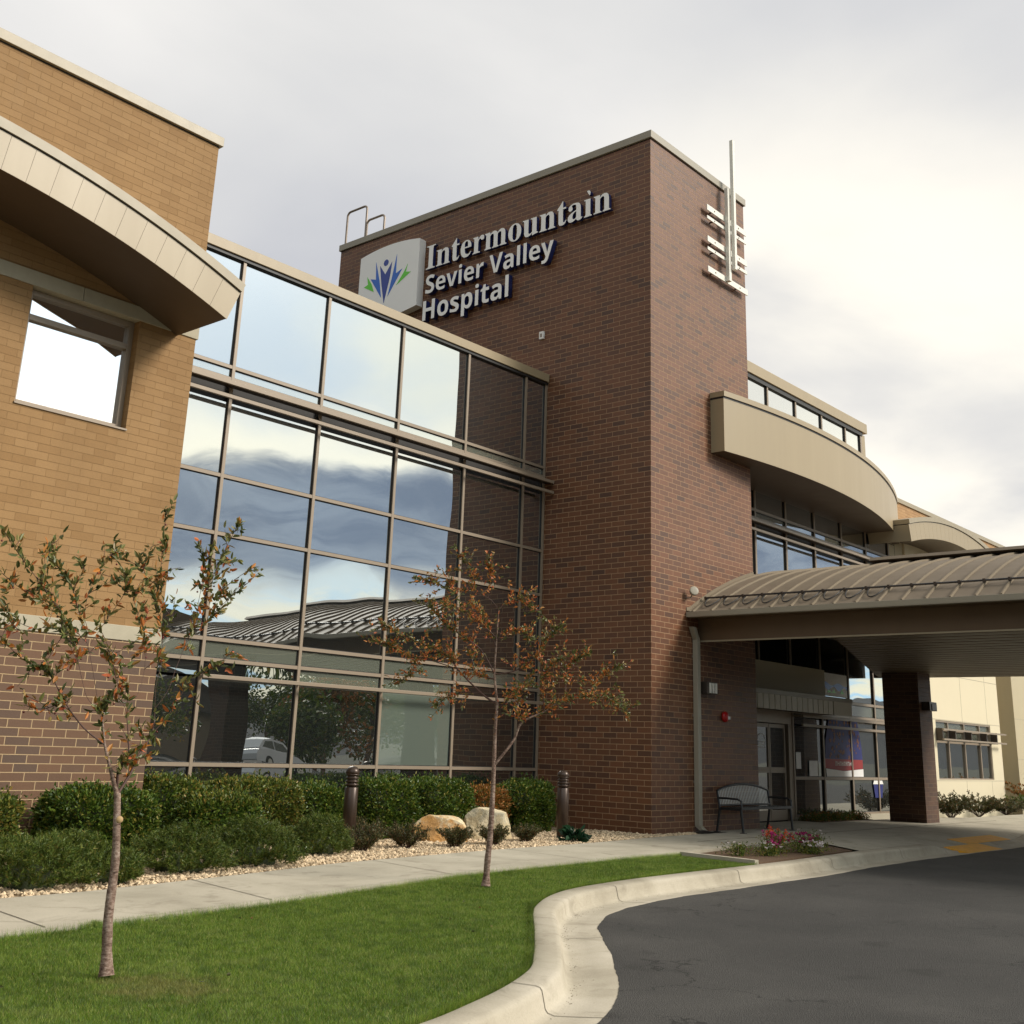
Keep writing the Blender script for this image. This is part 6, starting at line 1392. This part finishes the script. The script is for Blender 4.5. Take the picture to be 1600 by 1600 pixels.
# ------------------------------------------------------------------ young trees
def young_tree(T, label, seed, rt, leaf_n, orange, ls, twig_n):
    rs = np.random.RandomState(seed); bx0, by0 = T['base']; t = thing('young_tree', label, 'tree', (bx0, by0, 0), 'young ornamental trees on the lawn')
    nn = Vector((bx0 - CAM.x, by0 - CAM.y, 0)).normalized(); rr = Vector((nn.y, -nn.x, 0)); B = Vector((bx0, by0, -0.03))
    def w3(p, dep): return B + rr * p[0] + nn * dep + Vector((0, 0, p[1] + 0.02))
    limbs = {}; trunk = MB(); br = MB(); leafP = []; leafD = []; leafO = []
    ends = []      # (2d end, depth, radius) to attach
    for name, L in T['limbs']:
        L = [Vector((a, b)) for a, b in L]
        # attach to closest earlier point
        dep0 = 0.0; r0 = rt
        if name != 'trunk':
            bd_, best = 1e9, None
            for q, dp, rd_ in ends:
                dd = (q - L[0]).length
                if dd < bd_: bd_, best = dd, (dp, rd_)
            dep0, r0 = best; r0 = min(r0, rt * .8)
        slope = 0.0 if name == 'trunk' else rs.uniform(-.75, .75)
        # resample
        pts = []
        for i in range(len(L) - 1):
            for k in range(4):
                u = k / 4; p0 = L[max(i - 1, 0)]; p1 = L[i]; p2 = L[i + 1]; p3 = L[min(i + 2, len(L) - 1)]
                pts.append(0.5 * (2 * p1 + (p2 - p0) * u + (2 * p0 - 5 * p1 + 4 * p2 - p3) * u * u + (3 * p1 - p0 - 3 * p2 + p3) * u ** 3))
        pts.append(L[-1]); ln = 0; P3 = []; Rs = []; tot = sum((pts[i + 1] - pts[i]).length for i in range(len(pts) - 1))
        end_r = max(0.0028, r0 * .30) if name != 'trunk' else rt * (.62 if seed == 1 else .12)
        for i, p in enumerate(pts):
            if i: ln += (p - pts[i - 1]).length
            s = ln / tot; dep = dep0 + slope * ln * (1 - .35 * s) + 0.012 * math.sin(ln * 14 + seed + len(name))
            P3.append(w3(p, dep)); rad_ = (rt * (1 - s) + end_r * s) if name == 'trunk' else (min(r0 * .72, .012 + .016 * tot) * (1 - s) + .0022 * s)
            if name == 'trunk' and ln < .12: rad_ *= 1 + .45 * (1 - ln / .12) ** 2
            if name == 'trunk': rad_ *= 1 + .05 * math.sin(ln * 31) 
            Rs.append(rad_); ends.append((p, dep, rad_))
        (trunk if name == 'trunk' else br).tube(P3, Rs, 14 if name == 'trunk' else 7, 0 if (name == 'trunk' or Rs[0] > .012) else 1)
        if name == 'trunk':
            if seed == 1: pass
            else:
                for i, p in enumerate(P3):
                    if pts[i].y > 1.75 and rs.rand() < .9: leafP.append(p); leafD.append(P3[i] - P3[i - 1]); leafO.append(.7)
                    if pts[i].y > 1.2 and rs.rand() < .3: leafP.append(p); leafD.append(Vector(rs.normal(size=3))); leafO.append(.5)
            continue
        m_ = len(P3); nl = int(leaf_n * tot)
        for q in range(nl):
            s = rs.uniform(.18, 1.0) if tot < .9 else rs.uniform(.30, 1.0) ** .8
            x = s * (m_ - 1); i = min(int(x), m_ - 2); p = P3[i].lerp(P3[i + 1], x - i); d_ = (P3[i + 1] - P3[i]).normalized()
            leafP.append(p); leafD.append(d_ * .55 + Vector(rs.normal(size=3)) * .6 + Vector((0, 0, .15))); leafO.append(orange * (1.15 - s))
        for q in range(int(twig_n * tot)):      # short side twigs with leaves
            s = rs.uniform(.25, .97); x = s * (m_ - 1); i = min(int(x), m_ - 2); p = P3[i].lerp(P3[i + 1], x - i); d_ = (P3[i + 1] - P3[i]).normalized()
            td = (d_ * .5 + Vector(rs.normal(size=3)) * .7 + Vector((0, 0, .35))).normalized(); tl = rs.uniform(.05, .20) if seed == 1 else rs.uniform(.06, .26); e_ = p + td * tl + Vector((0, 0, -.01))
            br.tube([p, p.lerp(e_, .5) + Vector(rs.normal(size=3)) * .008, e_], [.0026, .002, .0012], 4, 1)
            for w in range(int(3 + tl * (38 if seed == 1 else 46))): u = rs.uniform(.1, 1.05); leafP.append(p.lerp(e_, u)); leafD.append(td * .6 + Vector(rs.normal(size=3)) * .6); leafO.append(orange * (1.3 - s))
    trunk.build('trunk', [M['bark'], M['twig']], t); br.build('branches', [M['bark'], M['twig']], t)
    P = np.array([tuple(p) for p in leafP]); D = np.array([tuple(d_) for d_ in leafD]); n = len(P); P = P + rs.normal(size=(n, 3)) * .006
    V, F = leaves(P, D, rs.uniform(.6, 1.25, n) * ls, rs.uniform(.6, 1.15, n) * ls * .50, rs, fold=.14, droop=.16)
    mid = np.repeat((rs.rand(n) < np.array(leafO)).astype(int), 2)
    fastmesh('crown', V, F, [M['leaf_olive'], M['leaf_orange']], t, midx=mid)
    # small dark fruit hanging from the twigs
    idx = rs.choice(n, 46 if seed == 1 else 30, replace=False)
    for i in idx:
        fr_ = MB(); q = Vector(P[i]) + Vector((rs.normal() * .01, rs.normal() * .01, -rs.uniform(.03, .06))); fr_.tube([Vector(P[i]), q], .0008, 3); fr_.lathe([(0, -.007), (.006, -.004), (.0075, 0), (.006, .004), (0, .007)], tuple(q), 8); fr_.build('fruit', M['berry'], t)
    if seed == 1:
        cut = MB(); c0 = w3(Vector((-.035, .89)), -.052); cut.lathe([(0, 0), (.022, 0), (.020, .004), (0, .005)], (0, 0, 0), 12)
        Rm = (-nn + rr * .2).to_track_quat('Z', 'Y').to_matrix(); cut.v = [tuple(Rm @ Vector(p) + c0) for p in cut.v]; cut.build('pruning_scar', M['wood_cut'], t)
    return t
young_tree(TREE_A, 'nearer young tree with mostly olive green leaves, forking low against the brown brick', 1, 0.033, 62, .34, .056, 15)
young_tree(TREE_B, 'further young tree with dense orange and green autumn leaves in front of the mirror glass', 2, 0.036, 120, .70, .046, 34)

# ------------------------------------------------------------------ flowers in the bed
def flower(label, c, w, h, mat, seed, nf, fs, spike=False):
    rs = np.random.RandomState(seed); t = thing('flower_plant', label, 'flower', c, 'flowering plants in the bed by the kerb')
    h *= 0.82; n = 420; P = rs.normal(size=(n, 3)) * np.array([w * .28, w * .28, h * .22]) + np.array([0, 0, h * .38]); P[:, 2] = np.clip(P[:, 2], .005, h); P += np.array(c)
    V, F = leaves(P, rs.normal(size=(n, 3)) + np.array([0, 0, .5]), rs.uniform(.02, .045, n), rs.uniform(.012, .02, n), rs); fastmesh('foliage', V, F, M['leaf_hedge_yellow'], t)
    stems_mesh(c, h, w, rs, 8).build('stems', M['leaf_hedge'], t)
    PV = []; PD = []
    for k in range(nf):
        q = np.array([rs.normal() * w * .27, rs.normal() * w * .27, h * rs.uniform(.55, 1.0)]) + np.array(c)
        for j in range(6):
            a = j * 1.047 + rs.uniform(0, .4)
            if spike: PV.append(q + np.array([0, 0, -.015 * j])); PD.append((math.cos(a * 2.3), math.sin(a * 2.3), .6))
            else: PV.append(q); PD.append((math.cos(a) - .3, math.sin(a) - .4, .45))
    m_ = len(PV); V, F = leaves(np.array(PV), np.array(PD), rs.uniform(.9, 1.35, m_) * fs, rs.uniform(.8, 1.15, m_) * fs * 1.0, rs, fold=.1); fastmesh('blossoms', V, F, mat, t)
flower('small dark-leaved plant with few white blossoms at the left tip of the flower bed', (-2.15, -2.95, -.01), .42, .26, M['petal_white'], 61, 6, .022)
flower('white blossoms low beside the magenta flowers', (-1.75, -3.20, -.01), .36, .24, M['petal_white'], 62, 12, .028)
flower('bright magenta flowers leaning in the left half of the flower bed', (-1.40, -3.12, -.01), .38, .40, M['petal_magenta'], 63, 22, .036, True)
flower('second magenta plant between the orange-red and the white flowers', (-.62, -3.18, -.01), .44, .34, M['petal_magenta'], 67, 20, .034)
flower('tall orange-red flowers in the middle of the flower bed', (-1.02, -3.00, -.01), .46, .46, M['petal_red'], 64, 24, .032, True)
flower('pale pink-white blossoms at the front of the flower bed by the kerb', (-.72, -3.42, -.01), .42, .22, M['petal_white'], 65, 18, .036)
flower('leafy olive plant with a few white flowers at the right end of the planting', (-.10, -3.05, -.01), .55, .40, M['petal_white'], 66, 6, .02)
flower('two small dark red flowers alone on the bare soil at the right', (1.02, -2.62, -.01), .22, .22, M['petal_magenta'], 68, 5, .03)

# ------------------------------------------------------------------ what the glass reflects: hills, trees, a house and a parked car across the road
hb = MB(); n = 120; vs = []
for i in range(n + 1):
    a = -2.2 + 4.4 * i / n; r1 = 900; x = r1 * math.sin(a); y = -r1 * math.cos(a)
    hgt = 42 + 26 * mnoise.noise(Vector((a * 3.1, 1.3, 0))) + 12 * mnoise.noise(Vector((a * 11, 4, 0))) + 4 * mnoise.noise(Vector((a * 37, 9, 0)))
    vs += [(x * .55, y * .55, -1), (x * .8, y * .8, hgt * .5), (x, y, hgt), (x * 1.2, y * 1.2, -1)]
hb.add(vs, [(4 * i + j, 4 * i + 4 + j, 4 * i + 5 + j, 4 * i + 1 + j) for i in range(n) for j in range(3)], 0, True); struct(hb.build('hills', M['hill']))
def backtree(label, c, h, w, seed, mat):
    rs = np.random.RandomState(seed); t = thing('broadleaf_tree', label, 'tree', c)
    mb = MB(); mb.tube([(c[0], c[1], -.4), (c[0], c[1], h * .45), (c[0] + .1, c[1], h * .8)], [.22, .15, .05], 8)
    for k in range(7): a = k * .9; mb.tube([(c[0], c[1], h * (.3 + .05 * k)), (c[0] + w * .35 * math.cos(a), c[1] + w * .35 * math.sin(a), h * (.5 + .05 * k))], [.08, .03], 6)
    mb.build('trunk', M['bark'], t)
    n = 3200; ctr = rs.normal(size=(26, 3)) * np.array([w * .26, w * .26, h * .17]) + np.array([c[0], c[1], h * .62]); P = ctr[rs.randint(0, 26, n)] + rs.normal(size=(n, 3)) * w * .11
    V, F = leaves(P, rs.normal(size=(n, 3)), rs.uniform(.18, .34, n), rs.uniform(.12, .2, n), rs); fastmesh('crown', V, F, mat, t)
backtree('golden autumn tree across the road, seen only as a reflection in the glass', (30, -38, -.2), 5.6, 4.6, 71, M['leaf_hedge_orange'])
backtree('dark green tree across the road beside the parked car, seen in the glass', (37, -42, -.2), 6.2, 5.5, 72, M['leaf_hedge'])
backtree('wide green tree farther along the road, seen in the glass', (48, -47, -.2), 6.6, 6.5, 73, M['leaf_hedge'])
backtree('green tree near the small house, seen only in the left glass bays', (19, -42, -.2), 5.0, 4.5, 74, M['leaf_hedge_yellow'])
for q, (a_, b_, h_) in enumerate(((24, -33, 3.4), (33, -47, 6.0), (41, -52, 7.0), (54, -56, 7.5), (14, -48, 5.5), (62, -58, 7.0), (44, -38, 4.2))):
    backtree(('leafy green roadside tree behind the parked car, seen only in the glass', 'tall dark tree beyond the house, seen only in the glass', 'broad dark tree beyond the road, seen only in the glass', 'far row tree right of the canopy, seen only in the glass', 'small tree left of the house, seen only in the glass', 'farthest dark tree of the row, seen only in the glass', 'bushy golden tree near the canopy, seen only in the glass')[q], (a_, b_, -.2), h_, h_ * .95, 80 + q, M['leaf_hedge_orange'] if q == 6 else M['leaf_hedge'])
hs = thing('gabled_house', 'small beige gabled house across the road, seen as a reflection in the glass', 'house', (26, -52, -.3))
b = MB(); b.box(19, 33, -58, -50, -.4, 3.2); b.build('wall', M['stucco'], hs)
b = MB(); b.prism([(18.3, 3.1), (26, 6.0), (33.7, 3.1), (33.7, 2.95), (18.3, 2.95)], lambda p: (p[0], -58.5, p[1]), lambda p: (p[0], -49.5, p[1])); b.build('roof', M['shingle'], hs)
b = MB(); b.box(21.5, 23.0, -50.03, -49.95, .8, 2.1); b.build('window', M['glass_low'], hs)
car = thing('parked_car', 'white parked hatchback across the road, seen as a reflection in the lower glass', 'car', (17.5, -27.5, -.17))
def carpt(u, z, y): 
    a = rad(-18); x = u; return (17.5 + x * math.cos(a) - y * math.sin(a), -27.5 + x * math.sin(a) + y * math.cos(a), -.17 + z)
low_ = [(-2.15, .28), (-2.2, .62), (-2.08, .86), (-1.0, .96), (1.2, .92), (2.05, .74), (2.15, .45), (2.1, .25)]
b = MB()
b.prism(low_, lambda p: carpt(p[0], p[1], -.84), lambda p: carpt(p[0], p[1], .84)); b.build('body', M['car_paint'], car, bevel=.06)
cab = [(-1.95, .90), (-1.45, 1.36), (-.6, 1.46), (.35, 1.40), (1.15, .93)]
b = MB(); b.prism([(p[0], p[1] + .012) for p in cab], lambda p: carpt(p[0] * .98, p[1], -.70), lambda p: carpt(p[0] * .98, p[1], .70)); b.build('cabin', M['car_paint'], car, bevel=.05)
for s in (-1, 1):
    b = MB(); b.prism([(-1.55, .98), (-1.25, 1.30), (-.55, 1.37), (-.5, .98)], lambda p: carpt(p[0], p[1], s * .695), lambda p: carpt(p[0], p[1], s * .712)); b.prism([(-.42, .98), (-.45, 1.37), (.28, 1.33), (.85, .98)], lambda p: carpt(p[0], p[1], s * .695), lambda p: carpt(p[0], p[1], s * .712)); b.build('side_window', M['glass_dark'], car)
    for u in (-1.3, 1.35):
        b = MB(); b.prism([(u + .31 * math.cos(k * .2618), .31 + .31 * math.sin(k * .2618)) for k in range(24)], lambda p: carpt(p[0], p[1], s * .66), lambda p: carpt(p[0], p[1], s * .86)); wo_ = b.build('wheel', M['tyre'], car)
        b = MB(); b.prism([(u + .19 * math.cos(k * .2618), .31 + .19 * math.sin(k * .2618)) for k in range(24)], lambda p: carpt(p[0], p[1], s * .855), lambda p: carpt(p[0], p[1], s * .868)); b.build('rim', M['steel'], wo_)
